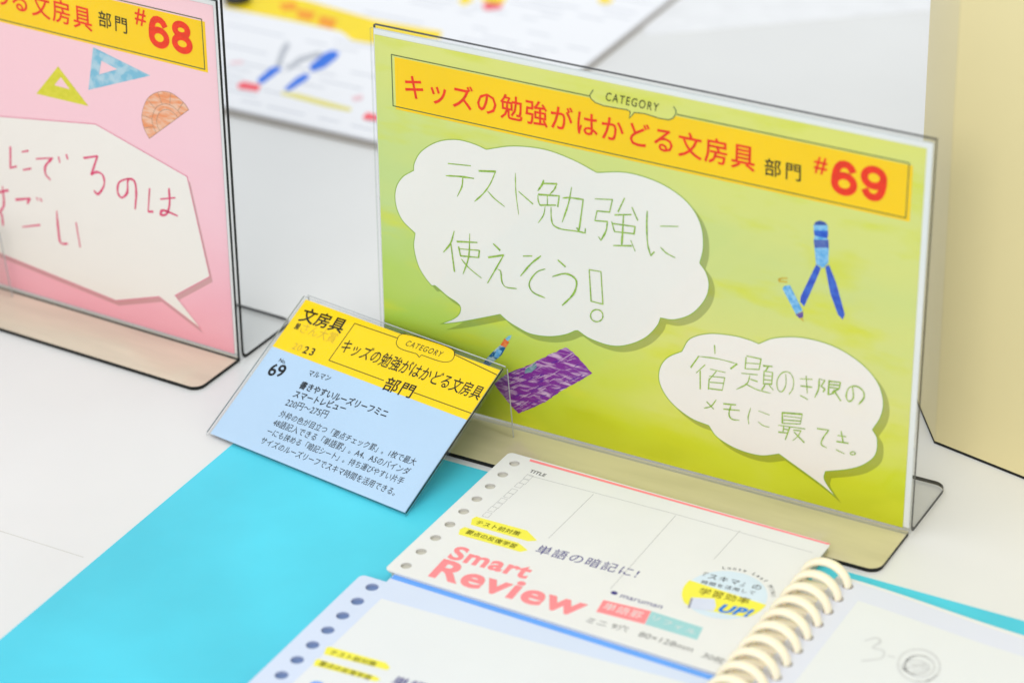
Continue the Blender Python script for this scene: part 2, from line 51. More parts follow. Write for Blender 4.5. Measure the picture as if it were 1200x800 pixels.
'label_card': [[46.89,63.38],[47.11,62.76],[47.3,62.12],[47.55,61.52],[47.96,61.01],[48.48,60.58],[49.08,60.2],[49.88,59.92],[50.99,59.73],[52.53,59.7],[54.4,59.78],[56.4,59.92],[58.33,60.03],[60.23,59.11],[60.5,60.31],[60.5,60.31],[62.67,60.32],[64.91,60.32],[67.0,60.34],[68.72,60.43],[70.0,60.59],[70.96,60.8],[71.69,61.07],[72.31,61.38],[72.82,61.75],[73.17,62.17],[73.38,62.64],[73.47,63.14],[73.43,63.71],[73.25,64.34],[72.95,64.97],[72.54,65.51],[72.17,65.97],[71.78,66.37],[71.07,66.7],[69.7,66.93],[67.35,67.04],[64.27,67.04],[60.99,66.97],[58.04,66.86],[55.4,66.72],[52.86,66.52],[50.62,66.28],[48.89,66.03],[47.86,65.77],[47.37,65.48],[47.16,65.18],[46.98,64.85],[46.83,64.51],[46.82,64.13],[46.87,63.75],[46.89,63.38]],
'card_split': [[0.73,42.34],[93.84,42.14]],
'card_lines': [[[26.19,45.05],[26.23,63.02],[46.89,63.38]],[[72.82,65.07],[93.77,63.25]],[[26.19,45.05],[52.75,45.24]],[[67.37,45.0],[93.8,45.32]]],
'banner_c': [[7.07,139.05],[7.14,119.74],[206.0,139.46],[205.78,119.26]],
'banner_p': [[206.19,140.76],[206.66,120.76],[107.47,122.48],[107.54,123.02]],
'holes': [[5.88,80.38],[5.75,71.91],[5.42,62.93],[5.59,53.47],[5.41,44.23],[5.3,34.78],[5.41,25.05],[5.65,15.33],[5.75,5.47]],
'pink_line': [[11.04,84.74],[128.86,86.03]],
'pk_lines': [[[14.05,75.61],[44.49,76.78],[72.88,77.7],[125.73,78.23]],[[40.93,75.6],[40.63,43.27]],[[73.23,77.02],[74.43,25.92]],[[97.5,78.9],[97.39,58.63]]],
'checks': [[14.68,74.65],[14.84,71.21],[14.44,68.3],[14.47,63.71],[14.35,60.63],[14.24,56.63],[14.2,53.14],[13.94,50.18],[14.04,46.16]],
'badge1': [[10.56,41.4],[11.23,43.31],[31.53,44.05],[37.82,40.12],[35.21,38.3],[12.1,37.99]],
'badge2': [[10.28,33.47],[10.95,35.68],[32.86,35.86],[37.93,33.34],[36.19,31.22],[11.54,30.57]],
'redbox': [[75.41,19.23],[92.72,20.97],[94.17,13.33],[76.56,12.01]],
'tealbox': [[92.86,20.93],[112.31,20.61],[113.63,13.5],[94.32,13.3]],
'circle': [[95.92,35.24],[125.43,43.22],[102.94,54.81],[117.84,27.62],[110.07,40.67]],
'yband': [[94.04,40.03],[109.39,42.81],[124.58,44.54],[125.49,41.13],[124.51,32.15],[111.15,28.43],[103.22,27.69],[97.96,31.3],[95.04,36.94]],
'boxicon': [[100.98,34.36],[108.19,37.37],[110.59,33.81],[111.17,30.71],[102.79,28.53]],
'boxdark': [[100.97,33.99],[101.75,34.26],[103.34,28.61],[102.57,28.41]],
'T': {'g_red': [['キッズの勉強がはかどる文房具',81.54,128.61,138.42,0.003,1.08,1.12,0.012,0.0],['#',174.67,131.62,4.8,-0.012,1.1,1.0,0.015,0.0],['69',188.69,129.1,20.56,0.019,1.0,1.06,0.04,0.0]],'g_black': [['部門',160.97,127.2,13.37,0.026,1.05,1.3,0.008,0.0],['CATEGORY',103.94,140.45,20.55,-0.011,1.35,1.25,0.004,0.18]],'p_red': [['わる文房具',128.62,129.06,49.97,-0.032,1.08,1.12,0.012,0.0],['#',177.2,134.24,5.23,-0.061,1.1,1.0,0.015,0.0],['68',190.94,130.01,20.98,0.009,1.0,1.06,0.035,0.0]],'p_black': [['部門',163.66,129.61,13.65,-0.051,1.05,1.3,0.008,0.0]],'c_black': [['文房具',12.98,59.71,20.92,0.052,1.0,1.0,0.018,0.0],['屋',4.39,53.56,2.26,0.097,1.3,1.0,0.02,0.0],['23',15.84,45.78,5.0,0.064,1.0,1.35,0.02,0.0],['キッズの勉強がはかどる文房具',60.32,53.47,65.69,0.016,1.4,1.0,0.008,0.0],['部門',60.56,44.84,13.09,0.041,0.96,1.1,0.012,0.0],['CATEGORY',59.99,63.08,16.81,0.026,1.25,1.25,0.004,0.15],['No.',8.31,38.01,3.23,0.009,1.0,1.0,0.015,0.0],['69',8.69,33.67,7.11,0.227,1.0,1.0,0.02,0.0],['マルマン',26.85,37.84,10.03,0.095,1.15,1.0,0.01,0.0],['書きやすいルーズリーフミニ',42.41,32.46,41.31,0.034,1.15,1.0,0.018,0.0],['スマートレビュー',33.8,28.28,24.11,0.073,1.15,1.0,0.018,0.0],['220円〜275円',30.77,23.61,19.41,0.064,1.15,1.0,0.0,0.0],['外枠の色が目立つ「要点チェック罫」。1枚で最大',53.8,18.66,64.05,0.025,1.15,1.0,0.0,0.0],['48語記入できる「単語罫」。A4、A5のバインダ',53.74,14.46,64.24,0.021,1.15,1.0,0.0,0.0],['ーにも挟める「暗記シート」。持ち運びやすい片手',53.78,10.21,64.41,0.02,1.15,1.0,0.0,0.0],['サイズのルーズリーフでスキマ時間を活用できる。',53.79,5.51,64.2,0.006,1.15,1.0,0.0,0.0]],'c_gold': [['さん大賞',14.82,54.13,16.89,0.041,1.15,1.0,0.0,0.0],['20',10.21,45.58,4.01,0.012,1.1,1.2,0.01,0.0]],'l_grey': [['TITLE',16.36,78.55,6.61,-0.032,1.0,1.0,0.02,0.0],['ミニ 9穴',83.47,7.29,14.9,0.099,0.9,1.0,0.0,0.0],['80×128mm',105.19,7.74,19.81,0.013,0.9,1.0,0.0,0.0],['30枚',123.19,6.88,8.02,-0.065,0.9,1.0,0.0,0.0]],'l_black': [['テスト前対策',21.88,40.6,17.41,0.022,1.0,1.0,0.0,0.0],['要点の反復学習',23.15,33.49,20.11,-0.005,1.0,1.0,0.0,0.0],['『スキマ』の',108.82,49.5,21.07,0.095,0.95,1.15,0.0,0.0],['時間を活用して',109.35,45.52,19.15,0.121,0.9,1.2,0.0,0.0]],'l_pink': [['Smart',30.44,21.0,30.73,0.056,0.95,1.08,0.032,0.0],['Review',43.77,10.64,57.3,0.049,0.88,1.1,0.032,0.0]],'l_indigo': [['単語の暗記に!',59.48,37.11,38.38,0.068,1.0,1.15,0.0,0.0],['maruman',87.19,24.32,15.61,0.036,0.9,1.0,0.0,0.0],['●',76.7,24.57,2.47,-0.028,0.8,1.0,0.0,0.0]],'l_pale': [['単語罫',84.37,16.81,14.24,0.056,0.95,1.1,0.0,0.0],['リフィル',103.2,17.36,16.54,-0.071,0.75,1.3,0.0,0.0]],'l_olive': [['学習効率',110.47,40.37,17.85,0.112,0.95,1.1,0.006,0.0]],'l_blue': [['UP!',117.66,34.54,11.63,0.185,0.9,1.1,0.05,0.3]],'q_black': [['テスト前対策',23.63,42.29,17.08,0.047,1.0,1.0,0.0,0.0],['要点の反復学習',24.8,35.28,19.29,0.031,1.0,1.0,0.0,0.0]],'q_indigo': [['単語の暗記に!',60.15,39.27,37.18,0.063,1.0,1.15,0.01,0.0]],'q_blue': [['Smart',31.49,23.2,26.08,0.078,1.0,1.06,0.03,0.0],['Review',42.28,13.77,46.88,0.057,0.95,1.06,0.032,0.0]]},
'p2_holes': [[6.78,80.74],[7.14,71.0],[7.49,61.41],[7.63,52.0],[7.76,42.58],[7.69,33.34],[7.61,24.24]],
'p2_white': [[13.97,76.0],[70.33,77.6],[119.65,79.99],[12.96,23.53]],
'p2_blue': [[10.97,88.27],[134.73,85.66]],
'p2_b1': [[12.44,43.2],[13.13,44.29],[34.44,45.18],[37.16,43.36],[36.94,41.79],[13.66,39.81]],
'p2_b2': [[13.08,35.67],[13.34,36.69],[35.2,37.27],[37.78,36.43],[36.74,34.74],[13.94,32.88]],
'nb_inner': [[216.5,-51.17],[277.78,-57.69],[216.13,-100.19]],
'nb_marks': [[[227.01,-69.72],[227.94,-68.38],[228.86,-67.05],[229.7,-66.28],[230.51,-66.35],[231.23,-66.97],[231.62,-67.87],[231.32,-69.16],[230.69,-70.72],[230.59,-71.81],[231.59,-71.89],[233.11,-71.5],[234.33,-71.59],[235.06,-72.62],[235.49,-74.11],[235.27,-75.68],[234.07,-77.2],[232.23,-78.79],[230.39,-80.38]],[[236.73,-73.24],[238.84,-72.83]],[[254.14,-73.65],[253.92,-74.94],[253.71,-76.23],[253.35,-77.39],[252.77,-78.42],[252.05,-79.34],[251.24,-80.07],[250.32,-80.61],[249.31,-80.97],[248.27,-81.12],[247.21,-81.05],[246.12,-80.77],[245.08,-80.31],[244.09,-79.64],[243.16,-78.79],[242.34,-77.81],[241.64,-76.69],[241.07,-75.43],[240.65,-74.14],[240.41,-72.8],[240.32,-71.42],[240.4,-70.1],[240.66,-68.83],[241.09,-67.63],[241.66,-66.57],[242.37,-65.66],[243.22,-64.9],[244.15,-64.34],[245.15,-64.0],[246.23,-63.85],[247.31,-63.92],[248.39,-64.21],[249.47,-64.71],[250.46,-65.39],[251.37,-66.25],[252.2,-67.28],[252.89,-68.41],[253.43,-69.64],[253.83,-70.97],[254.07,-72.3],[254.13,-73.64],[254.03,-74.98],[253.77,-76.23],[253.35,-77.38],[252.76,-78.44],[252.07,-79.34],[251.23,-79.99],[250.27,-80.48],[249.32,-80.97]],[[247.76,-78.39],[246.64,-77.96],[245.52,-77.53],[244.57,-76.87],[243.81,-75.84],[243.21,-74.58],[242.86,-73.29],[242.83,-71.95],[243.05,-70.58],[243.5,-69.38],[244.21,-68.4],[245.15,-67.61],[246.17,-67.12],[247.28,-66.99],[248.47,-67.16],[249.55,-67.62],[250.5,-68.4],[251.35,-69.46],[251.95,-70.63],[252.27,-71.93],[252.36,-73.34],[252.19,-74.64],[251.74,-75.81],[251.03,-76.88],[250.18,-77.68],[249.17,-78.16],[248.02,-78.36],[246.9,-78.27],[245.83,-77.82],[244.79,-77.06],[243.95,-76.12],[243.35,-74.95],[242.94,-73.59],[242.79,-72.26],[242.96,-70.95],[243.39,-69.66],[244.01,-68.6],[244.87,-67.8],[245.93,-67.23],[247.02,-66.97],[248.09,-67.16],[249.2,-67.67],[250.3,-68.18]],[[249.89,-75.57],[249.13,-76.23],[248.37,-76.89],[247.57,-77.37],[246.66,-77.63],[245.7,-77.72],[244.84,-77.62],[244.07,-77.3],[243.4,-76.8],[242.91,-76.19],[242.63,-75.44],[242.54,-74.57],[242.64,-73.71],[242.98,-72.86],[243.52,-72.01],[244.17,-71.29],[244.98,-70.72],[245.9,-70.28],[246.82,-70.02],[247.72,-69.99],[248.62,-70.14],[249.38,-70.46],[249.99,-70.98],[250.46,-71.66],[250.72,-72.42],[250.76,-73.25],[250.6,-74.16],[250.25,-75.0],[249.71,-75.79],[248.98,-76.51],[248.19,-77.08],[247.3,-77.46],[246.34,-77.68],[245.44,-77.72],[244.66,-77.49],[243.94,-77.06],[243.23,-76.64]],[[244.54,-75.62],[246.74,-73.54],[248.93,-71.46],[249.95,-70.32],[248.53,-70.94],[245.93,-72.5],[244.64,-73.55],[246.36,-73.26],[249.39,-72.45],[251.17,-72.21],[250.46,-73.07],[248.5,-74.5],[246.55,-75.92]]],
'lf': {'yellow': [[17.13,95.77],[-1.84,116.24],[24.6,122.92],[47.0,121.65],[91.95,115.33],[128.85,117.41],[131.99,108.97],[116.05,95.55],[104.0,89.67],[94.57,89.31],[84.46,95.78],[54.56,96.27]],'blue1': [[78.36,31.77],[76.82,45.08],[79.21,47.88],[82.33,45.87],[82.94,39.39],[83.32,27.51],[80.58,28.04]],'blue2': [[95.58,28.22],[94.0,40.77],[95.0,46.65],[98.31,45.57],[99.83,40.95],[99.12,27.31],[97.72,25.83]],'blue3': [[92.19,54.78],[90.61,70.54],[92.42,75.32],[97.24,73.78],[99.27,67.85],[99.9,55.83],[96.81,49.42]],'grey1': [[77.57,47.63],[68.71,66.83],[66.86,74.38],[71.04,70.77],[74.91,60.09],[80.66,46.96]],'grey2': [[83.48,47.79],[82.25,60.91],[87.41,71.76],[91.29,67.54],[86.78,57.61],[86.4,45.14]],'red1': [[73.33,21.29],[73.63,26.23],[83.44,26.24],[86.58,19.31],[76.64,18.13]],'red2': [[144.86,17.45],[143.97,22.62],[152.16,22.31],[155.12,17.44],[146.73,15.34]],'yline': [[96.44,24.15],[104.64,26.07],[135.38,23.51],[136.57,19.74],[122.89,19.43],[98.13,21.56]],'y2': [[116.63,153.43],[115.95,163.14],[123.38,158.7],[122.22,149.38]],'r2': [[129.75,154.62],[130.52,158.98],[138.48,160.05],[140.68,154.39],[134.53,149.04]],'y3': [[178.01,185.2],[178.05,191.23],[185.61,188.89],[185.55,182.9],[181.6,181.37]],'y4': [[123.58,161.2],[133.58,178.16],[138.21,161.11],[133.03,157.4]],'r3': [[128.85,34.03],[132.07,38.23],[134.97,33.13],[131.77,30.26]],'r4': [[55.67,41.85],[60.39,46.09],[62.28,42.89],[57.38,39.67]],'o1': [[38.42,111.49],[43.67,117.03],[51.43,108.87],[43.79,105.16]],'o2': [[50.7,110.0],[60.5,110.31],[64.3,100.43],[55.53,100.55]],'o3': [[64.54,107.86],[74.94,107.06],[79.33,96.16],[69.68,97.81]]},
'clip': [[-269.692,288.237],[-259.066,283.807],[-263.727,283.932]],
'wsheet': [[-68.5,345.3],[-17.2,386.3],[49.3,436.1]],
'seam': [[-75.8,-142.1],[-38.4,-143.2]],
'leg68': [-176.402,-3.973,0.5],
'ltab': [[-160.1,-33.4],[-125.3,-46.0],[-63.9,-66.9],[-83.1,-132.6]],
}
# ------------------------------------------------------------------ materials
def s2l(r, g, b):
    f = lambda c: (c/255/12.92) if c/255 <= 0.04045 else ((c/255+0.055)/1.055)**2.4
    return (f(r), f(g), f(b), 1)
def scl(c, k): return (c[0]*k, c[1]*k, c[2]*k, 1)
class NT:
    def __init__(s, m): s.t = m.node_tree; s.n = s.t.nodes; s.l = s.t.links
    def add(s, typ, **kw):
        x = s.n.new(typ)
        for k, v in kw.items():
            if k.startswith('i_'):
                x.inputs[k[2:].replace('_', ' ')].default_value = v
            else: setattr(x, k, v)
        return x
    def link(s, a, b): s.l.new(a, b)
def mat(name, color, rough=0.5, var=0.04, scale=60.0, coat=0.0, bump=0.0, stretch=(1, 1, 1), rot=0.0, spec=0.5, color2=None, contrast=(0.35, 0.65)):
    m = bpy.data.materials.new(name); m.use_nodes = True; N = NT(m); b = N.n['Principled BSDF']
    b.inputs['Roughness'].default_value = rough; b.inputs['Coat Weight'].default_value = coat; b.inputs['Coat Roughness'].default_value = 0.12
    b.inputs['Specular IOR Level'].default_value = spec
    tc = N.add('ShaderNodeTexCoord'); mp = N.add('ShaderNodeMapping'); mp.inputs['Scale'].default_value = stretch; mp.inputs['Rotation'].default_value = (0, 0, rot)
    N.link(tc.outputs['Object'], mp.inputs['Vector'])
    nz = N.add('ShaderNodeTexNoise'); nz.inputs['Scale'].default_value = scale; nz.inputs['Detail'].default_value = 5
    N.link(mp.outputs[0], nz.inputs['Vector'])
    rp = N.add('ShaderNodeValToRGB'); rp.color_ramp.elements[0].position = contrast[0]; rp.color_ramp.elements[1].position = contrast[1]
    rp.color_ramp.elements[0].color = scl(color, 1-var); rp.color_ramp.elements[1].color = color2 or scl(color, 1+var*0.5)
    N.link(nz.outputs['Fac'], rp.inputs[0]); N.link(rp.outputs[0], b.inputs['Base Color'])
    if bump:
        bp = N.add('ShaderNodeBump'); bp.inputs['Strength'].default_value = bump; bp.inputs['Distance'].default_value = 0.0003
        n2 = N.add('ShaderNodeTexNoise'); n2.inputs['Scale'].default_value = 900; N.link(tc.outputs['Object'], n2.inputs['Vector'])
        N.link(n2.outputs['Fac'], bp.inputs['Height']); N.link(bp.outputs[0], b.inputs['Normal'])
    return m
def acrylic(name, tint=(0.965, 0.972, 0.968), ior=1.49, rough=0.015):
    m = bpy.data.materials.new(name); m.use_nodes = True; N = NT(m); N.n.remove(N.n['Principled BSDF'])
    tr = N.add('ShaderNodeBsdfTransparent'); tr.inputs[0].default_value = (*tint, 1)
    gl = N.add('ShaderNodeBsdfGlossy'); gl.inputs['Roughness'].default_value = rough; gl.inputs['Color'].default_value = (1, 1, 1, 1)
    fr = N.add('ShaderNodeFresnel'); ge = N.add('ShaderNodeNewGeometry'); mr = N.add('ShaderNodeMapRange')
    mr.inputs['To Min'].default_value = ior; mr.inputs['To Max'].default_value = 1/ior  # same thin-sheet reflectance seen from either side
    N.link(ge.outputs['Backfacing'], mr.inputs['Value']); N.link(mr.outputs[0], fr.inputs[0])
    mx = N.add('ShaderNodeMixShader'); N.link(fr.outputs[0], mx.inputs[0]); N.link(tr.outputs[0], mx.inputs[1]); N.link(gl.outputs[0], mx.inputs[2])
    N.link(mx.outputs[0], N.n['Material Output'].inputs['Surface'])
    return m
def gradient_print(name, stops, brush, brush_scale, amount, size_v):
    """a printed watercolour gradient running up the sheet, with broad brush strokes"""
    m = bpy.data.materials.new(name); m.use_nodes = True; N = NT(m); b = N.n['Principled BSDF']; b.inputs['Roughness'].default_value = 0.45
    tc = N.add('ShaderNodeTexCoord'); mp = N.add('ShaderNodeMapping'); mp.inputs['Scale'].default_value = (1/MM, 1/MM, 1/MM); N.link(tc.outputs['Object'], mp.inputs[0])
    sp = N.add('ShaderNodeSeparateXYZ'); N.link(mp.outputs[0], sp.inputs[0])
    ms = N.add('ShaderNodeMapping'); ms.inputs['Scale'].default_value = brush; ms.inputs['Rotation'].default_value = (0, 0, 0.12); N.link(mp.outputs[0], ms.inputs[0])
    nz = N.add('ShaderNodeTexNoise'); nz.inputs['Scale'].default_value = brush_scale; nz.inputs['Detail'].default_value = 3; nz.inputs['Distortion'].default_value = 0.8; N.link(ms.outputs[0], nz.inputs['Vector'])
    ma = N.add('ShaderNodeMath', operation='DIVIDE'); ma.inputs[1].default_value = size_v; N.link(sp.outputs['Y'], ma.inputs[0])
    sb = N.add('ShaderNodeMath', operation='SUBTRACT'); sb.inputs[1].default_value = 0.5; N.link(nz.outputs['Fac'], sb.inputs[0])
    mu = N.add('ShaderNodeMath', operation='MULTIPLY_ADD'); mu.inputs[1].default_value = amount; N.link(sb.outputs[0], mu.inputs[0]); N.link(ma.outputs[0], mu.inputs[2])
    rp = N.add('ShaderNodeValToRGB'); el = rp.color_ramp.elements
    while len(el) < len(stops): el.new(0.5)
    for e, (p, c) in zip(el, stops): e.position = p; e.color = c
    N.link(mu.outputs[0], rp.inputs[0])
    return m, N, b, rp, sp, mp
# ------------------------------------------------------------------ object helpers
def props(o, label=None, cat=None, group=None, kind=None):
    if label: o['label'] = label
    if cat: o['category'] = cat
    if group: o['group'] = group
    if kind: o['kind'] = kind
    return o
def empty(name, matrix=None, parent=None):
    o = bpy.data.objects.new(name, None); o.empty_display_size = 0.02; col.objects.link(o)
    if matrix is not None: o.matrix_world = matrix
    if parent: o.parent = parent
    return o
def link_mesh(name, me, mats, parent=None, matrix=None):
    o = bpy.data.objects.new(name, me); col.objects.link(o)
    for m in (mats if isinstance(mats, (list, tuple)) else [mats]): me.materials.append(m)
    if parent: o.parent = parent
    if matrix is not None: o.matrix_local = matrix
    return o
def frame(origin, x, y):
    x = Vector(x).normalized(); y = Vector(y).normalized(); z = x.cross(y)
    m = Matrix((x, y, z)).transposed().to_4x4(); m.translation = Vector(origin) * MM
    return m
def smooth(me, flag=True):
    for p in me.polygons: p.use_smooth = flag
def box(name, x0, x1, y0, y1, z0, z1, m, parent=None, bevel=0.0, matrix=None):
    bm = bmesh.new()
    v = [bm.verts.new((x*MM, y*MM, z*MM)) for z in (z0, z1) for y in (y0, y1) for x in (x0, x1)]
    for f in ((0, 2, 3, 1), (4, 5, 7, 6), (0, 1, 5, 4), (2, 6, 7, 3), (0, 4, 6, 2), (1, 3, 7, 5)): bm.faces.new([v[i] for i in f])
    if bevel: bmesh.ops.bevel(bm, geom=list(bm.edges), offset=bevel*MM, segments=3, affect='EDGES', profile=0.5)
    me = bpy.data.meshes.new(name); bm.to_mesh(me); bm.free()
    return link_mesh(name, me, m, parent, matrix)
def fill_mesh(name, loops, h0, h1=None):
    """flat shape with holes (loops in mm); with h1 it is extruded between the two heights"""
    cu = bpy.data.curves.new(name, 'CURVE'); cu.dimensions = '2D'; cu.fill_mode = 'BOTH'
    for lp in loops:
        s = cu.splines.new('POLY'); s.points.add(len(lp)-1); s.use_cyclic_u = True
        for p, (x, y) in zip(s.points, lp): p.co = (x*MM*100, y*MM*100, 0, 1)
    if h1 is not None: cu.extrude = (h1-h0)/2*MM*100
    o = bpy.data.objects.new(name, cu); col.objects.link(o)
    me = bpy.data.meshes.new_from_object(o.evaluated_get(bpy.context.evaluated_depsgraph_get()))
    bpy.data.objects.remove(o); bpy.data.curves.remove(cu)
    zc = (h0 if h1 is None else (h0+h1)/2)*MM
    for v in me.vertices: v.co = (v.co.x/100, v.co.y/100, v.co.z/100 + zc)
    if h1 is None:
        fl = [p for p in me.polygons if p.normal.z < 0]
        if fl: me.flip_normals()
    me.name = name; me.materials.clear()
    return me
def shape(name, pts, h, m, parent, h1=None, holes=()):
    return link_mesh(name, fill_mesh(name, [pts]+list(holes), h, h1), m, parent)
def circle_pts(cx, cy, r, n=28, ry=None): return [(cx+r*math.cos(2*math.pi*i/n), cy+(ry or r)*math.sin(2*math.pi*i/n)) for i in range(n)]
def ribbon_bm(bm, pts, w, h, closed=False, jitter=0.0, taper=False):
    P = [Vector(p) for p in pts]; n = len(P); rows = []
    for i in range(n):
        d = Vector((0, 0))
        for q0, q1 in ((i-1, i), (i, i+1)):
            if closed or (q0 >= 0 and q1 <= n-1):
                e_ = P[q1 % n]-P[q0 % n]
                if e_.length > 1e-9: d += e_.normalized()
        if d.length < 1e-9: d = Vector((1, 0))
        d.normalize(); nn = Vector((-d.y, d.x)); ww = w/2*(1+jitter*(random.random()-0.5))
        sg = P[(i+1) % n]-P[i] if (closed or i < n-1) else P[i]-P[i-1]
        if sg.length > 1e-9: ww /= max(0.45, abs(nn.dot(Vector((-sg.y, sg.x)).normalized())))  # mitred corner
        if taper and n > 2 and i in (0, n-1): ww *= 0.55
        e = d*w*0.25*(-1 if i == 0 else (1 if i == n-1 else 0)) if not closed else Vector((0, 0))
        rows.append([bm.verts.new(((P[i]+e+nn*ww*s).x*MM, (P[i]+e+nn*ww*s).y*MM, h*MM)) for s in (1, -1)])
    for i in range(n if closed else n-1):
        a, b = rows[i], rows[(i+1) % n]
        bm.faces.new((a[0], a[1], b[1], b[0]))
def ribbons(name, lines, w, h, m, parent, closed=False, jitter=0.0, taper=False, step=0.004):
    bm = bmesh.new()
    for k, l in enumerate(lines): ribbon_bm(bm, l, w*(1+jitter*(random.random()-0.5)), h+k*step, closed, jitter, taper)
    me = bpy.data.meshes.new(name); bm.to_mesh(me); bm.free()
    return link_mesh(name, me, m, parent)
def text_mesh(s, spacing, weight, shear):
    cu = bpy.data.curves.new('text', 'FONT'); cu.body = s; cu.resolution_u = 2 if len(s) > 8 else 5; cu.space_character = spacing; cu.shear = shear
    if weight > 0: cu.bevel_depth = weight; cu.bevel_resolution = 1
    o = bpy.data.objects.new('text', cu); col.objects.link(o)
    me = bpy.data.meshes.new_from_object(o.evaluated_get(bpy.context.evaluated_depsgraph_get()))
    bpy.data.objects.remove(o); bpy.data.curves.remove(cu); me.materials.clear()
    for v in me.vertices: v.co.z = (v.co.z/weight if weight > 0 else 0)*0.012  # the ink stands a hair proud
    return me
def text(spec, h, m, parent, name='printed_text'):
    s, cu_, cv, width, ang, sy, sp, w, sh = spec
    me = text_mesh(s, sp, w, sh)
    xs = [v.co.x for v in me.vertices]; ys = [v.co.y for v in me.vertices]
    k = width/(max(xs)-min(xs)); mx = (max(xs)+min(xs))/2; my = (max(ys)+min(ys))/2; c, sn = math.cos(ang), math.sin(ang)
    for v in me.vertices:
        a = (v.co.x-mx)*k; b = (v.co.y-my)*k*sy
        v.co = ((cu_+a*c-b*sn)*MM, (cv+a*sn+b*c)*MM, (h+v.co.z)*MM)
    me.name = name
    return link_mesh(name, me, m, parent)
def texts(key, h, m, parent):
    for s in D['T'][key]: text(s, h, m, parent)
def strip(name, path, x0, x1, th, mats, parent, r_start=0.0, r_end=0.0, matrix=None, end_mat=1):
    """a bent plate: path of (y, z) in mm, swept across x, rounded corners at either end; faces mats[0], cut edges mats[1]"""
    P = [Vector(p) for p in path]
    def insert(P, r):
        out = [P[0]]; d = (P[1]-P[0]).normalized()
        for k in range(1, 7): out.append(P[0]+d*r*(1-math.cos(k/6*math.pi/2)))
        return out+P[1:]
    if r_start: P = insert(P, r_start)
    if r_end: P = insert(P[::-1], r_end)[::-1]
    ds = [0]
    for a, b in zip(P, P[1:]): ds.append(ds[-1]+(b-a).length)
    L = ds[-1]; bm = bmesh.new(); rows = []
    for i, p in enumerate(P):
        t = (P[min(i+1, len(P)-1)]-P[max(i-1, 0)]).normalized(); n = Vector((-t.y, t.x))*th/2
        ins = 0.0
        if r_start and ds[i] < r_start: ins = max(ins, r_start-math.sqrt(max(0, r_start**2-(r_start-ds[i])**2)))
        if r_end and L-ds[i] < r_end: ins = max(ins, r_end-math.sqrt(max(0, r_end**2-(r_end-(L-ds[i]))**2)))
        a, b = p+n, p-n
        rows.append([bm.verts.new((x*MM, q.x*MM, q.y*MM)) for q in (a, b) for x in (x0+ins, x1-ins)])
    for A, B in zip(rows, rows[1:]):
        for f, mi in (((A[0], A[1], B[1], B[0]), 0), ((A[2], B[2], B[3], A[3]), 0), ((A[0], B[0], B[2], A[2]), 1), ((A[1], A[3], B[3], B[1]), 1)):
            bm.faces.new(f).material_index = mi
    bm.faces.new((rows[0][0], rows[0][2], rows[0][3], rows[0][1])).material_index = 1
    bm.faces.new((rows[-1][0], rows[-1][1], rows[-1][3], rows[-1][2])).material_index = end_mat
    bmesh.ops.recalc_face_normals(bm, faces=bm.faces)
    me = bpy.data.meshes.new(name); bm.to_mesh(me); bm.free()
    return link_mesh(name, me, mats, parent, matrix)
def arc(cx, cy, r, a0, a1, n=6): return [(cx+r*math.cos(math.radians(a0+(a1-a0)*i/n)), cy+r*math.sin(math.radians(a0+(a1-a0)*i/n))) for i in range(n+1)]
# ------------------------------------------------------------------ palette
M = {}
M['table'] = mat('white_laminate', (0.765, 0.77, 0.77, 1), 0.32, 0.035, 7.0, spec=0.5)
_N = NT(M['table']); _b = _N.n['Principled BSDF']; _tc = _N.n['Texture Coordinate']
_n = _N.add('ShaderNodeTexNoise'); _n.inputs['Scale'].default_value = 26; _n.inputs['Detail'].default_value = 8; _N.link(_tc.outputs['Object'], _n.inputs['Vector'])
_m = _N.add('ShaderNodeMapRange'); _m.inputs['To Min'].default_value = 0.22; _m.inputs['To Max'].default_value = 0.46; _N.link(_n.outputs['Fac'], _m.inputs['Value']); _N.link(_m.outputs[0], _b.inputs['Roughness'])
M['seam'] = mat('table_seam', (0.62, 0.61, 0.58, 1), 0.6)
M['clear'] = acrylic('clear_acrylic', (0.985, 0.988, 0.986), 1.42)
M['clear_front'] = acrylic('clear_front_acrylic', (0.992, 0.993, 0.992), 1.22, 0.05)
M['edge_black'] = mat('dark_acrylic_edge', (0.010, 0.011, 0.010, 1), 0.4, 0.2, 30, spec=0.2)
M['edge_grey'] = mat('grey_acrylic_edge', (0.025, 0.027, 0.03, 1), 0.35, 0.2, 30)
M['edge_soft'] = mat('soft_grey_acrylic_edge', (0.55, 0.57, 0.57, 1), 0.25, 0.2, 30, coat=0.5)
M['edge_pale'] = acrylic('pale_acrylic_edge', (0.84, 0.86, 0.86), 1.4, 0.1)
M['foot_tint'] = mat('beige_foot_reflection', s2l(208, 199, 162), 0.22, 0.10, 14, coat=0.5, stretch=(1, 5, 1))  # both foot tints: reflection in clear plastic put into an opaque beige
M['foot_tint2'] = mat('pale_beige_foot_reflection', s2l(214, 201, 180), 0.22, 0.10, 14, coat=0.5, stretch=(1, 5, 1))
M['white'] = mat('white_paper', (0.80, 0.80, 0.79, 1), 0.55, 0.015, 40)
M['bubble'] = mat('cream_bubble_print', s2l(242, 234, 226), 0.5, 0.02, 15)
M['yellow'] = mat('yellow_banner_print', s2l(255, 206, 0), 0.5, 0.03, 25, spec=0.2)
M['red'] = mat('red_letter_print', s2l(244, 52, 4), 0.5, 0.12, 400, spec=0.2)
M['black'] = mat('black_ink', (0.008, 0.009, 0.010, 1), 0.6, 0.1, spec=0.1)
M['darkgreen'] = mat('dark_green_ink', s2l(30, 70, 40), 0.5, 0.1)
M['line'] = mat('olive_hairline_ink', s2l(74, 92, 40), 0.5)
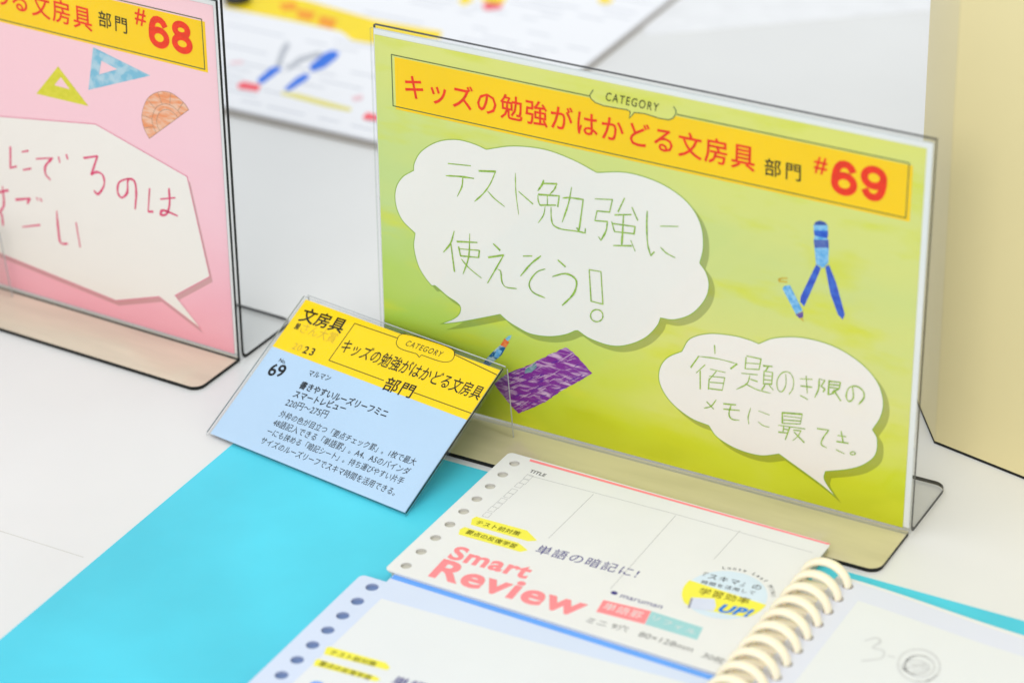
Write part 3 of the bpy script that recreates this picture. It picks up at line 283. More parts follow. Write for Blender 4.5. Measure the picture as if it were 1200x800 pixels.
M['penG'] = mat('green_pencil', s2l(136, 180, 30), 0.6, 0.2, 900, color2=s2l(166, 198, 70))
M['penP'] = mat('pink_crayon', s2l(222, 40, 96), 0.6, 0.1, 900, color2=s2l(232, 96, 136))
def st(name, a, b, sc=500, stretch=(1, 1, 1), rot=0.0, con=(0.4, 0.6)): return mat(name, s2l(*a), 0.6, 0.0, sc, color2=s2l(*b), stretch=stretch, rot=rot, contrast=con)
M['navy'] = st('navy_crayon', (44, 66, 150), (70, 96, 170)); M['sky'] = st('sky_crayon', (84, 164, 222), (140, 196, 236)); M['blue'] = st('blue_crayon', (26, 70, 190), (50, 100, 205), 350)
M['indigo'] = st('indigo_crayon', (66, 88, 172), (92, 110, 180)); M['violet'] = st('violet_crayon', (84, 62, 150), (110, 84, 160)); M['gold'] = st('gold_crayon', (196, 160, 40), (214, 190, 70))
M['teal'] = st('teal_crayon', (16, 96, 150), (190, 214, 220), 300, con=(0.5, 0.62)); M['orange'] = st('orange_crayon', (232, 96, 24), (240, 140, 70)); M['paleteal'] = st('pale_teal_crayon', (96, 140, 150), (150, 170, 176))
M['purple'] = st('purple_scribble', (132, 30, 146), (214, 176, 206), 150, (1.0, 4.5, 1.0), -0.5, (0.49, 0.66))
M['tri_y'] = st('yellow_crayon', (214, 206, 10), (222, 212, 40)); M['tri_b'] = st('pale_blue_crayon', (120, 184, 210), (176, 206, 220), 260); M['prot'] = st('peach_crayon', (238, 146, 92), (240, 190, 160), 200, (1, 3, 1), -0.6)
# ------------------------------------------------------------------ setting
tbl = box('table', -1600, 1400, -1300, 1500, -30, 0, M['table']); props(tbl, 'white laminate table top under all the stationery', None, None, 'structure')
sm = box('seam', -900, -38, -143.5, -143.05, -1, 0.03, M['seam'], tbl)
# ------------------------------------------------------------------ acrylic sign stands
LEAN = 0.0264
ux, uz = math.sin(LEAN), math.cos(LEAN)
def sign_stand(label, matrix, foot_tint, edge, edge2):
    root = empty('acrylic_sign_stand', matrix); props(root, label, 'sign stand', 'acrylic stands holding the large printed signs')
    x0, x1 = -0.9, 214.4
    up = lambda y, v: (y+v*ux, 3+v*uz)
    strip('front_foot', [(-27, 0.9), (0.6, 0.9)], x0, x1-0.6, 1.6, [foot_tint, M['edge_black']], root, r_start=4.5, end_mat=0)
    strip('front_panel', [up(-1.0, -1.25), up(-1.0, 148.6)], x0, x1, 1.4, [M['clear_front'], edge], root)
    strip('back_panel', [(35.5, 1.0), (4.8, 1.0)]+[(4.6-2.8*math.sin(a), 3.6-2.6*math.cos(a)) for a in (0.3, 0.7, 1.1, 1.4)]+[up(1.7, 2.0), up(1.7, 148.9)], x0, x1, 1.55, [M['clear'], edge2], root, r_start=4.5)
    return root
green_m = Matrix.Identity(4)
sign_stand('clear acrylic stand holding the green #69 sign', green_m, M['foot_tint'], M['edge_pale'], M['edge_grey'])
PINK_TH = -0.040968
pc, ps = math.cos(PINK_TH), math.sin(PINK_TH)
pink_m = Matrix.Rotation(PINK_TH, 4, 'Z'); pink_m.translation = Vector((-67.482-211.7*pc, -3.813-211.7*ps, 0))*MM
sign_stand('clear acrylic stand with black edges holding the pink #68 sign', pink_m, M['foot_tint2'], M['edge_black'], M['edge_black'])
sheet_local = frame((0, 0, 3), (1, 0, 0), (0, ux, uz))
# ------------------------------------------------------------------ green sign sheet
GW, GH = 211.7, 145.7
mg, N, b, rp, sp, mp = gradient_print('green_watercolour_print', [(0.0, s2l(202, 206, 10)), (0.08, s2l(210, 216, 30)), (0.20, s2l(216, 218, 92)), (0.36, s2l(218, 218, 120)), (0.62, s2l(208, 216, 126)), (0.8, s2l(217, 219, 122)), (1.0, s2l(224, 222, 108))], (0.5, 1.2, 1.0), 0.022, 0.5, GH)
# the left part of the print is a deeper leaf green
xr = N.add('ShaderNodeMapRange'); xr.inputs['From Min'].default_value = 0; xr.inputs['From Max'].default_value = 120; xr.inputs['To Min'].default_value = 1.0; xr.inputs['To Max'].default_value = 0.0
nz2 = N.add('ShaderNodeTexNoise'); nz2.inputs['Scale'].default_value = 0.018; nz2.inputs['Detail'].default_value = 3; N.link(mp.outputs[0], nz2.inputs['Vector'])
ax = N.add('ShaderNodeMath', operation='MULTIPLY_ADD'); ax.inputs[1].default_value = 60; N.link(nz2.outputs['Fac'], ax.inputs[0]); N.link(sp.outputs['X'], ax.inputs[2])
sbx = N.add('ShaderNodeMath', operation='SUBTRACT'); sbx.inputs[1].default_value = 30; N.link(ax.outputs[0], sbx.inputs[0]); N.link(sbx.outputs[0], xr.inputs[0])
rg = N.add('ShaderNodeValToRGB'); e = rg.color_ramp.elements
for p_, c_ in ((0.22, s2l(176, 206, 54)),): e.new(p_).color = c_
e[0].color = s2l(188, 204, 34); e[-1].color = s2l(222, 222, 120); e.new(0.38).color = s2l(184, 210, 90); e.new(0.54).color = s2l(194, 214, 134); e.new(0.74).color = s2l(208, 218, 124)
N.link(rp.inputs[0].links[0].from_socket, rg.inputs[0])
mx = N.add('ShaderNodeMix', data_type='RGBA'); N.link(xr.outputs[0], mx.inputs['Factor']); N.link(rp.outputs[0], mx.inputs[6]); N.link(rg.outputs[0], mx.inputs[7])
# loose yellow dabs on the right
vn = N.add('ShaderNodeTexNoise'); vn.inputs['Scale'].default_value = 0.06; vn.inputs['Detail'].default_value = 4; ms = N.add('ShaderNodeMapping'); ms.inputs['Scale'].default_value = (0.45, 1.3, 1); ms.inputs['Rotation'].default_value = (0, 0, -0.1)
N.link(mp.outputs[0], ms.inputs[0]); N.link(ms.outputs[0], vn.inputs['Vector'])
vr = N.add('ShaderNodeValToRGB'); vr.color_ramp.elements[0].position = 0.52; vr.color_ramp.elements[1].position = 0.74; vr.color_ramp.elements[1].color = (1, 1, 1, 1); N.link(vn.outputs['Fac'], vr.inputs[0])
mx2 = N.add('ShaderNodeMix', data_type='RGBA'); N.link(vr.outputs[0], mx2.inputs['Factor']); N.link(mx.outputs[2], mx2.inputs[6]); mx2.inputs[7].default_value = s2l(214, 216, 30)
N.link(mx2.outputs[2], b.inputs['Base Color'])
def darker(src, name, k=0.55):
    m = src.copy(); m.name = name; nt = m.node_tree; pb = nt.nodes['Principled BSDF']; s = pb.inputs['Base Color'].links[0].from_socket
    mm = nt.nodes.new('ShaderNodeMix'); mm.data_type = 'RGBA'; mm.blend_type = 'MULTIPLY'; mm.inputs['Factor'].default_value = 1.0; mm.inputs[7].default_value = (k, k*1.02, k*0.9, 1)
    nt.links.new(s, mm.inputs[6]); nt.links.new(mm.outputs[2], pb.inputs['Base Color']); return m
mgs = darker(mg, 'printed_bubble_shadow', 0.60)
bm_rect = [(0, 0), (GW, 0), (GW, GH), (0, GH)]
gs = link_mesh('printed_sign', fill_mesh('printed_sign', [bm_rect], -0.15, 0.0), mg); gs.matrix_world = green_m @ sheet_local
props(gs, 'green printed sign numbered #69 with two cloud speech bubbles and a purple scribble', 'sign')
def banner(sheet, label_pts, u0, u1):
    shape('banner', [(u0+1.2, 118.2), (u1+1.4, 118.2), (u1+1.4, 138.6), (u0+1.2, 138.6)], 0.04, M['yellow'], sheet)
    t = 139.3; bt = 119.3
    if label_pts:
        a, z = label_pts[1], label_pts[-3]
        shape('category_label', label_pts+[(label_pts[-1][0], 140.6), (label_pts[0][0], 140.6)], 0.07, mg, sheet)
        ribbons('outline', [label_pts], 0.35, 0.10, M['darkgreen'], sheet)
        ribbons('frame_line', [[(a[0], t), (u0, t), (u0, bt), (u1, bt), (u1, t), (z[0]+0.5, t)]], 0.38, 0.085, M['line'], sheet)
    else:
        ribbons('frame_line', [[(u0, t), (u1, t), (u1, bt), (u0, bt), (u0, t)]], 0.42, 0.085, M['line'], sheet)
def frame_fix(pts): return pts
banner(gs, D['label_green'], 7.0, 206.0)
def big_digits(sheet, number, spec):
    _, cu_, cv, width, ang, *_r = spec
    dw, dh = width*0.485, width*0.62
    ring = lambda cx, cy_, rx, ry: [(cx+rx*math.cos(2*math.pi*i/28), cy_+ry*math.sin(2*math.pi*i/28)) for i in range(28)]
    six = [(0.155, 0.34), (0.165, 0.5), (0.20, 0.66), (0.27, 0.79), (0.37, 0.87), (0.50, 0.895), (0.63, 0.875), (0.735, 0.81), (0.79, 0.73)]
    strokes_ = {'6': [(ring(.5, .33, .345, .235), True), (six, False)], '8': [(ring(.5, .73, .29, .175), True), (ring(.5, .305, .345, .21), True)]}
    strokes_['9'] = [([(1-x, 1-y) for x, y in l], c) for l, c in strokes_['6']]
    bm = bmesh.new()
    for i, ch in enumerate(number):
        ox = (-0.5*width if i == 0 else 0.5*width-dw)
        for k, (l, c) in enumerate(strokes_[ch]):
            pts = [((ox+x*dw), (y-0.5)*dh) for x, y in l]
            pts = [(cu_+x*math.cos(ang)-y*math.sin(ang), cv+x*math.sin(ang)+y*math.cos(ang)) for x, y in pts]
            ribbon_bm(bm, pts, dw*0.265, 0.12+0.01*k, c)
    me = bpy.data.meshes.new('number'); bm.to_mesh(me); bm.free(); link_mesh('number', me, M['red'], sheet)
def draw_red(key, sheet):
    for sp_ in D['T'][key]:
        if sp_[0] in ('68', '69'): big_digits(sheet, sp_[0], sp_)
        else: text(sp_, 0.12, M['red'], sheet)
draw_red('g_red', gs); texts('g_black', 0.12, M['black'], gs)
def bubble(sheet, pts, dx, dy, ms_, ml):
    shape('bubble_shadow', [(x+dx, y+dy) for x, y in pts], 0.04, ms_, sheet)
    shape('speech_bubble', pts, 0.07, M['bubble'], sheet)
    ribbons('bubble_outline', [pts], 0.32, 0.10, ml, sheet, closed=True)
mol = mat('bubble_green_outline', s2l(140, 176, 40), 0.5)
bubble(gs, D['bubble_big'], 2.3, -1.9, mgs, mol); bubble(gs, D['bubble_small'], 2.4, -2.1, mgs, mol)
ribbons('handwriting', D['hand_big'], 0.52, 0.14, M['penG'], gs, jitter=0.6, taper=True, step=0.002)
ribbons('handwriting', D['hand_small'], 0.43, 0.14, M['penG'], gs, jitter=0.6, taper=True, step=0.002)
for k, m_ in dict(navy='navy', sky='sky', blue='blue', sky2='sky', indigo='indigo', sky3='sky', leg1='blue', leg2='blue', pencil='sky', tip='violet', lead='gold', gold='gold').items():
    shape('pencil_drawing' if k in ('pencil', 'tip', 'lead', 'gold') else 'compass_drawing', D['compass'][k], {'navy': .05, 'sky': .06, 'blue': .07, 'sky2': .06, 'indigo': .08, 'sky3': .07, 'leg1': .05, 'leg2': .05}.get(k, 0.09), M[m_], gs)
def rough_outline(pts, amp, step):
    out = []
    for (x, y), (x2, y2) in zip(pts, pts[1:]+pts[:1]):
        n = max(1, int(math.hypot(x2-x, y2-y)/step))
        for i in range(n):
            t = i/n; j = amp if i else 0
            out.append((x+(x2-x)*t+random.uniform(-j, j), y+(y2-y)*t+random.uniform(-j, j)))
    return out
shape('eraser_drawing', rough_outline(D['eraser'], 0.18, 0.9), 0.05, M['purple'], gs)
shape('eraser_drawing', D['eraser_teal'], 0.08, M['paleteal'], gs)
ex_ = [p[0] for p in D['eraser']]; ey_ = [p[1] for p in D['eraser']]
def inside(p, poly):
    c = False
    for (x, y), (x2, y2) in zip(poly, poly[1:]+poly[:1]):
        if (y > p[1]) != (y2 > p[1]) and p[0] < (x2-x)*(p[1]-y)/(y2-y)+x: c = not c
    return c
sc1, sc2 = [], []
while len(sc1) < 26 or len(sc2) < 44:
    p = (random.uniform(min(ex_), max(ex_)), random.uniform(min(ey_), max(ey_))); a = 0.62+random.uniform(-.12, .12); l = random.uniform(2, 7)
    q = (p[0]+l*math.cos(a), p[1]+l*math.sin(a))
    if inside(p, D['eraser']) and inside(q, D['eraser']):
        (sc1 if (len(sc1) < 26 and random.random() < 0.6) or len(sc2) >= 44 else sc2).append([p, ((p[0]+q[0])/2, (p[1]+q[1])/2+random.uniform(-.15, .15)), q])
mpur = st('deep_purple_crayon', (98, 20, 150), (134, 36, 150)); mwhi = st('crayon_gap', (216, 186, 206), (190, 140, 190))
ribbons('scribble_line', sc1, 0.6, 0.062, mpur, gs, jitter=0.8, taper=True, step=0.0005)
ribbons('scribble_line', sc2, 0.28, 0.09, mwhi, gs, jitter=0.8, taper=True, step=0.0005)
for k, m_, h in (('foot', 'teal', .05), ('body', 'teal', .06), ('ferr', 'sky', .07), ('orange', 'orange', .08), ('tip', 'tri_b', .09)): shape('brush_drawing', D['brush'][k], h, M[m_], gs)
shape('white_backing', [(-0.4, 0.4), (214.0, 0.4), (214.0, 148.2), (-0.4, 148.2)], -0.24, M['white'], gs)
# ------------------------------------------------------------------ pink sign sheet
mk, N, b, rp, sp, mp = gradient_print('pink_watercolour_print', [(0.0, s2l(246, 168, 182)), (0.2, s2l(248, 184, 196)), (0.5, s2l(250, 200, 210)), (1.0, s2l(252, 204, 210))], (0.5, 1.3, 1), 0.03, 0.3, GH)
N.link(rp.outputs[0], b.inputs['Base Color'])
mks = darker(mk, 'printed_pink_bubble_shadow', 0.68)
pk = link_mesh('printed_sign', fill_mesh('printed_sign', [bm_rect], -0.15, 0.0), mk); pk.matrix_world = pink_m @ sheet_local
props(pk, 'pink printed sign numbered #68 with an angular speech bubble and set square drawings', 'sign')
banner(pk, None, 7.0, 206.2)
draw_red('p_red', pk); texts('p_black', 0.12, M['black'], pk)
shape('white_backing', [(-0.4, 0.4), (213.2, 0.4), (213.2, 148.2), (-0.4, 148.2)], -0.24, M['white'], pk)
bubble(pk, D['bubble_pink'], 1.2, -2.0, mks, mat('bubble_pink_outline', s2l(226, 96, 140), 0.5))
ribbons('handwriting', D['hand_pink'], 0.85, 0.14, M['penP'], pk, jitter=0.5, taper=True, step=0.002)
shape('set_square_drawing', D['pk_tri_y'][0], 0.05, M['tri_y'], pk, holes=[D['pk_tri_y'][1]])
shape('set_square_drawing', D['pk_tri_b'][0], 0.05, M['tri_b'], pk, holes=[D['pk_tri_b'][1]])
shape('protractor_drawing', D['pk_prot'], 0.05, M['prot'], pk)
pp = D['pk_prot']; cxp = (pp[0][0]+pp[-1][0])/2; cyp = (pp[0][1]+pp[-1][1])/2
mpl = mat('brown_pencil', s2l(176, 130, 110), 0.6)
ribbons('pencil_line', [pp+[pp[0]]]+[[(cxp+(x-cxp)*k, cyp+(y-cyp)*k) for x, y in pp] for k in (0.45, 0.62)]+[[(cxp+(x-cxp)*.62, cyp+(y-cyp)*.62), (x, y)] for x, y in pp[3:-1:3]], 0.22, 0.07, mpl, pk, step=0.001)
# ------------------------------------------------------------------ label stand and label card
CT = -0.1438767; tilt = 0.4987688
cc, cs = math.cos(CT), math.sin(CT)
card_root = Matrix.Rotation(CT, 4, 'Z'); card_root.translation = Vector((-44.828, -55.956, 0.35))*MM
ct, sn = math.cos(tilt), math.sin(tilt)
def label_stand(matrix, label):
    root = empty('label_stand', matrix); props(root, label, 'label stand', 'small acrylic label stands in front of the signs')
    base = (0.0, 0.9)
    def at(s, n): return (base[0]+s*ct-n*sn, base[1]+s*sn+n*ct)
    E = [M['clear'], M['edge_pale']]
    W = 96.1
    strip('back_plate', [at(0.4, -0.75)]+[at(67.0, -0.75)]+[at(67.9, -0.9), at(68.2, -1.6), (63.3, 0.9)], 0, W, 0.75, E, root)
    strip('front_plate', [at(0.3, -0.72), at(-0.35, -0.5), at(-0.55, 0.0), at(-0.35, 0.5), at(0.3, 0.72), at(66.6, 0.72)], 0, W, 0.7, [M['clear_front'], M['edge_pale']], root)
    # polished rims of the plates drawn as thin grey strips
    for x in (0, W):
        a, b_ = (x-0.12, x-0.02) if x == 0 else (x+0.02, x+0.12)
        strip('rim', [at(0.2, 0.72), at(66.6, 0.72)], a, b_, 0.62, [M['edge_soft' if x == 0 else 'edge_grey']]*2, root)
        strip('rim', [at(68.1, -1.7), (63.3, 0.9)], a, b_, 0.5, [M['edge_soft']]*2, root)
    strip('rim', [at(68.0, -0.45), at(68.35, -0.45)], 0.3, W-0.3, 0.4, [M['edge_soft']]*2, root)
    return root
label_stand(card_root, 'clear folded stand carrying the yellow and blue label card, on the cyan sheet')
m68 = Matrix.Rotation(CT, 4, 'Z')
off = Vector((D['leg68'][0], D['leg68'][1], 0))-Vector((96.1*cc-63.3*cs, 96.1*cs+63.3*cc, 0))
m68.translation = off*MM
label_stand(m68, 'clear folded stand before the pink sign, only its leg showing at left')
CW, CH = 94.0, 65.5
card_local = frame((1.05, 0.9*ct*0+0.5*ct, 0.9+0.5*sn), (1, 0, 0), (0, ct, sn))
M['cyan_card'] = mat('light_blue_card', s2l(184, 213, 242), 0.4, 0.03, 20); M['card_y'] = mat('card_yellow', s2l(255, 216, 0), 0.5, 0.02, 20, spec=0.2)
M['goldfoil'] = mat('gold_foil_ink', s2l(222, 182, 20), 0.35, 0.15, 300)
card = link_mesh('label_card', fill_mesh('label_card', [[(0, 0), (CW, 0), (CW, CH), (0, CH)]], -0.12, 0.0), M['cyan_card']); card.matrix_world = card_root @ card_local
props(card, 'light blue label card with yellow header and the number 69 inside the small stand', 'label')
ymid = (D['card_split'][0][1]+D['card_split'][1][1])/2
shape('yellow_header', [(0.02, ymid), (CW-0.02, ymid), (CW-0.02, CH-0.02), (0.02, CH-0.02)], 0.02, M['card_y'], card)
ribbons('frame_line', D['card_lines'], 0.34, 0.05, M['black'], card, step=0.0)
shape('category_label', D['label_card'], 0.04, M['card_y'], card)
ribbons('outline', [D['label_card']], 0.28, 0.06, M['black'], card, closed=True)
texts('c_black', 0.08, M['black'], card); texts('c_gold', 0.08, M['goldfoil'], card)
# ------------------------------------------------------------------ cyan sheet
M['cyan'] = mat('cyan_plastic', s2l(80, 212, 236), 0.4, 0.13, 9, coat=0.1, spec=0.3)
cy = box('cyan_sheet', -33.2, 345, -330, -30.3, 0.06, 0.30, M['cyan']); props(cy, 'bright cyan plastic sheet lying under the loose leaf packs', 'sheet')
# ------------------------------------------------------------------ loose leaf packs
def edge_layers(name, c1, c2):
    m = bpy.data.materials.new(name); m.use_nodes = True; N = NT(m); b = N.n['Principled BSDF']; b.inputs['Roughness'].default_value = 0.7
    tc = N.add('ShaderNodeTexCoord'); mp = N.add('ShaderNodeMapping'); mp.inputs['Scale'].default_value = (4, 4, 6000); N.link(tc.outputs['Object'], mp.inputs[0])
    nz = N.add('ShaderNodeTexNoise'); nz.inputs['Scale'].default_value = 1.0; nz.inputs['Detail'].default_value = 2; N.link(mp.outputs[0], nz.inputs['Vector'])
    rp = N.add('ShaderNodeValToRGB'); rp.color_ramp.elements[0].position = .38; rp.color_ramp.elements[1].position = .6; rp.color_ramp.elements[0].color = c1; rp.color_ramp.elements[1].color = c2
    N.link(nz.outputs['Fac'], rp.inputs[0]); N.link(rp.outputs[0], b.inputs['Base Color']); return m
M['layers'] = edge_layers('paper_edges', (0.42, 0.40, 0.36, 1), (0.72, 0.71, 0.68, 1))
M['layersb'] = edge_layers('lavender_paper_edges', (0.25, 0.30, 0.45, 1), (0.45, 0.52, 0.70, 1))
M['badge'] = mat('yellow_badge_ink', s2l(244, 236, 74), 0.5, 0.03, 60); M['pink'] = mat('pink_ink', s2l(255, 140, 146), 0.5, 0.03, 60); M['indigo_ink'] = mat('indigo_ink', s2l(48, 38, 128), 0.5)
M['grey_ink'] = mat('grey_ink', s2l(96, 96, 98), 0.5); M['hair'] = mat('hairline_ink', s2l(168, 168, 170), 0.5); M['pale'] = mat('pale_ink', s2l(232, 226, 226), 0.5)
M['tealbox'] = mat('teal_ink', s2l(158, 210, 214), 0.5); M['olive'] = mat('olive_ink', s2l(112, 96, 0), 0.5); M['blue_ink'] = mat('blue_ink', s2l(8, 124, 226), 0.5)
M['badge_blue'] = mat('pale_blue_ink', s2l(214, 230, 243), 0.5); M['lav'] = mat('lavender_cover', s2l(210, 221, 242), 0.5, 0.01, 30); M['lav2'] = mat('lavender_ink', s2l(214, 220, 240), 0.5)
M['blue_line'] = mat('blue_stripe_ink', s2l(100, 164, 246), 0.5); M['inner'] = mat('cool_white_print', s2l(228, 231, 233), 0.5, 0.01, 30)
def pack(label, matrix, W, H, depth, hole_u, hole_v, hr, top_m, edge_m, hole_m, tuck=0.8):
    root = empty('loose_leaf_pack', matrix); props(root, label, 'paper pack', 'packs of mini loose leaf paper')
    holes = [circle_pts(hole_u, v, hr, 26) for v in hole_v]
    def rr(i, r=2.0):
        o = []
        for cx, cy_, a in ((W-i-r, H-i-r, 0), (i+r, H-i-r, 90), (i+r, i+r, 180), (W-i-r, i+r, 270)):
            o += arc(cx, cy_, r, a, a+90, 5)
        return o
    cov = link_mesh('cover_sheet', fill_mesh('cover_sheet', [rr(0)]+holes, -0.30, 0.0), top_m, root)
    link_mesh('sheet_stack', fill_mesh('sheet_stack', [rr(0.4)]+holes, -1.15, -0.34), [edge_m], root)
    low = [(0.8, tuck), (W-0.8, tuck), (W-0.8, H-0.8), (0.8, H-0.8)]
    link_mesh('lower_sheets', fill_mesh('lower_sheets', [low], -depth, -1.2), hole_m, root)
    return root, cov
pack_m = Matrix.Rotation(-0.016, 4, 'Z'); ex0 = Vector((math.cos(-.016), math.sin(-.016), 0)); ey0 = Vector((math.sin(.016), math.cos(.016), 0))
pack_m.translation = (Vector((65.607, -21.175, 4.95))-ey0*86.4)*MM
hv = [v for u, v in D['holes']]
p1, cov = pack('white loose leaf paper pack with a pink stripe and Smart Review in pink letters', pack_m, 129.0, 86.4, 4.5, 5.5, hv, 1.95, M['white'], M['layers'], mat('beige_board', (0.60, 0.58, 0.50, 1), 0.7), 3.2)
H1 = 0.03
shape('pink_stripe', [(9.6, 84.2), (128.3, 85.2), (128.9, 86.2), (9.2, 85.6)], H1, M['pink'], cov)
ribbons('printed_line', D['pk_lines'], 0.18, H1, M['hair'], cov, step=0.002)
sq = []
for i, (u, v) in enumerate(D['checks']):
    for dv in (0.0,): sq.append([(u-1.2, v-1.5), (u+1.2, v-1.5), (u+1.2, v+1.5), (u-1.2, v+1.5)])
ribbons('check_boxes', sq, 0.16, H1, M['hair'], cov, closed=True, step=0.0005)
shape('yellow_badge', D['badge1'], H1, M['badge'], cov); shape('yellow_badge', D['badge2'], H1, M['badge'], cov)
shape('pink_box', D['redbox'], H1, M['pink'], cov); shape('teal_box', D['tealbox'], H1, M['tealbox'], cov)
cxc, cyc, rc = 110.4, 41.3, 14.2
shape('round_badge', circle_pts(cxc, cyc, rc, 48), H1, M['badge_blue'], cov)
yb = [(cxc+rc*1.04*math.cos(math.radians(a)), cyc+rc*1.04*math.sin(math.radians(a))) for a in list(range(172, 236, 8))]+[(cxc-6.5, cyc-12.1), (cxc+7.5, cyc-9.6)]+[(cxc+rc*1.04*math.cos(math.radians(a)), cyc+rc*1.04*math.sin(math.radians(a))) for a in (-34, -24, -14, -4, 4)]
shape('yellow_band', yb, H1+0.03, M['badge'], cov)
shape('box_icon', D['boxicon'], H1+0.06, M['lav2'], cov); shape('box_icon_side', D['boxdark'], H1+0.08, mat('mauve_ink', s2l(150, 150, 170), .5), cov)
for key, m_, h in (('grey', 'grey_ink', .04), ('black', 'black', .1), ('pink', 'pink', .04), ('indigo', 'indigo_ink', .05), ('pale', 'pale', .08), ('olive', 'olive', .1), ('blue', 'blue_ink', .1)): texts('l_'+key, h, M[m_], cov)
def glyph(ch, u, v, size, ang, h, m, parent):
    me = text_mesh(ch, 1, 0.005, 0); xs = [q.co.x for q in me.vertices]; mx_ = (max(xs)+min(xs))/2; c, sn_ = math.cos(ang), math.sin(ang)
    for q in me.vertices:
        a, b = (q.co.x-mx_)*size, (q.co.y-0.3)*size
        q.co = ((u+a*c-b*sn_)*MM, (v+a*sn_+b*c)*MM, (h+q.co.z)*MM)
    me.name = 'printed_letter'; return link_mesh('printed_letter', me, m, parent)
arc_s = 'Loose Leaf MINI'
for i, ch in enumerate(arc_s):
    if ch == ' ': continue
    a = math.radians(118 - i*6.6); r = rc*1.13
    glyph(ch, cxc+r*math.cos(a), cyc+r*math.sin(a), 2.3, a-math.pi/2, H1+0.02, M['black'], cov)
pack2_m = Matrix.Identity(4); pack2_m.translation = Vector((57.84, -111.58-86.4, 3.75))*MM
hv2 = [80.74-9.46*i for i in range(9)]
p2, cov2 = pack('lavender loose leaf paper pack with a blue stripe, in front of the pink striped pack', pack2_m, 134.0, 85.6, 3.9, 7.3, hv2, 2.3, M['lav'], M['layersb'], mat('blue_board', (0.16, 0.24, 0.45, 1), 0.6))
ins = link_mesh('printed_insert', fill_mesh('printed_insert', [[(10.2, 0.5), (133.4, 0.5), (133.8, 88.6), (10.2, 91.0)]], 0.02, 0.22), M['lav'], p2)
shape('white_panel', [(13, 2), (131, 2), (131, 80.4), (119.6, 80), (70.3, 77.6), (13.9, 76)], H1+.22, M['inner'], ins)
shape('blue_stripe', [(10.4, 87.8), (133.6, 85.2), (133.6, 87.9), (10.4, 90.3)], H1+.22, M['blue_line'], ins)
shape('yellow_badge', D['p2_b1'], H1+.27, M['badge'], ins); shape('yellow_badge', D['p2_b2'], H1+.27, M['badge'], ins)
texts('q_black', .36, M['black'], ins); texts('q_indigo', .33, M['indigo_ink'], ins); texts('q_blue', .32, M['blue_line'], ins)
# ------------------------------------------------------------------ ring notebook
nb = empty('ring_notebook', Matrix.Identity(4)); props(nb, 'open ring notebook with cream plastic rings and a pencil doodle on its page', 'notebook')
NX0, NX1, NY0, NY1 = 204.2, 345.0, -235.0, -40.8
def page_z(x, top): # the page arches down from the rings
    t = max(0.0, min(1.0, (x-NX0)/75.0)); return 0.9+(top-0.9)*(0.5+0.5*math.cos(math.pi*t))
def page(name, top, m, inset=0.0, th=0.2, holes=False, ytop=0.0):
    bm = bmesh.new(); nx = 40
    g = []
    for i in range(nx+1):
        x = NX0+inset+(NX1-NX0-inset)*i/nx; g.append([bm.verts.new((x*MM, y*MM, z*MM)) for y, z in ((NY0, page_z(x, top)), (NY1+ytop, page_z(x, top)), (NY1+ytop, page_z(x, top)-th), (NY0, page_z(x, top)-th))])
    for a, b_ in zip(g, g[1:]):
        for k in range(4): bm.faces.new((a[k], b_[k], b_[(k+1) % 4], a[(k+1) % 4]))
    bm.faces.new(g[0]); bm.faces.new(g[-1][::-1]); bmesh.ops.recalc_face_normals(bm, faces=bm.faces)
    me = bpy.data.meshes.new(name); bm.to_mesh(me); bm.free(); return link_mesh(name, me, m, nb)
M['lavp'] = mat('lavender_page', s2l(220, 224, 238), 0.5, 0.01, 20); M['cream'] = mat('cream_plastic_ring', s2l(253, 239, 214), 0.5, 0.03, 50, coat=0.15)
M['cream'].node_tree.nodes['Principled BSDF'].inputs['Subsurface Weight'].default_value = 0.35
M['cream'].node_tree.nodes['Principled BSDF'].inputs['Subsurface Scale'].default_value = 0.003
M['cream'].node_tree.nodes['Principled BSDF'].inputs['Subsurface Radius'].default_value = (1.0, 0.7, 0.35)
page('page_stack', 4.2, M['layers'], 0.3, 3.2 if False else 0.9, ytop=0.9); page('page', 4.45, M['white'], 0.0, 0.12, ytop=1.6); page('page', 4.75, M['lavp'], 0.0, 0.12)
def draped(name, me, m, h):
    for v in me.vertices:
        x = v.co.x/MM; v.co.z = (page_z(x, 4.75)+h)*MM
    return link_mesh(name, me, m, nb)
bm = bmesh.new(); rows = []
for i in range(31):
    x = 216.2+(NX1-4-216.2)*i/30; rows.append([bm.verts.new((x*MM, y*MM, (page_z(x, 4.75)+.04)*MM)) for y in (NY0+5, NY1-9.5)])
for a, b_ in zip(rows, rows[1:]): bm.faces.new((a[0], b_[0], b_[1], a[1]))
me = bpy.data.meshes.new('white_panel'); bm.to_mesh(me); bm.free(); link_mesh('white_panel', me, M['inner'], nb)
bm = bmesh.new()
for k, l in enumerate(D['nb_marks']): ribbon_bm(bm, l, 0.7, k*0.01, jitter=0.6)
me = bpy.data.meshes.new('pencil_doodle'); bm.to_mesh(me); bm.free(); draped('pencil_doodle', me, mat('soft_pencil', s2l(208, 210, 212), 0.6), 0.09)
box('left_page', 150, 196.5, NY0, NY1-0.5, 0.32, 0.42, M['white'], nb)
NR = 16; pitch = 8.32
ringprof = []
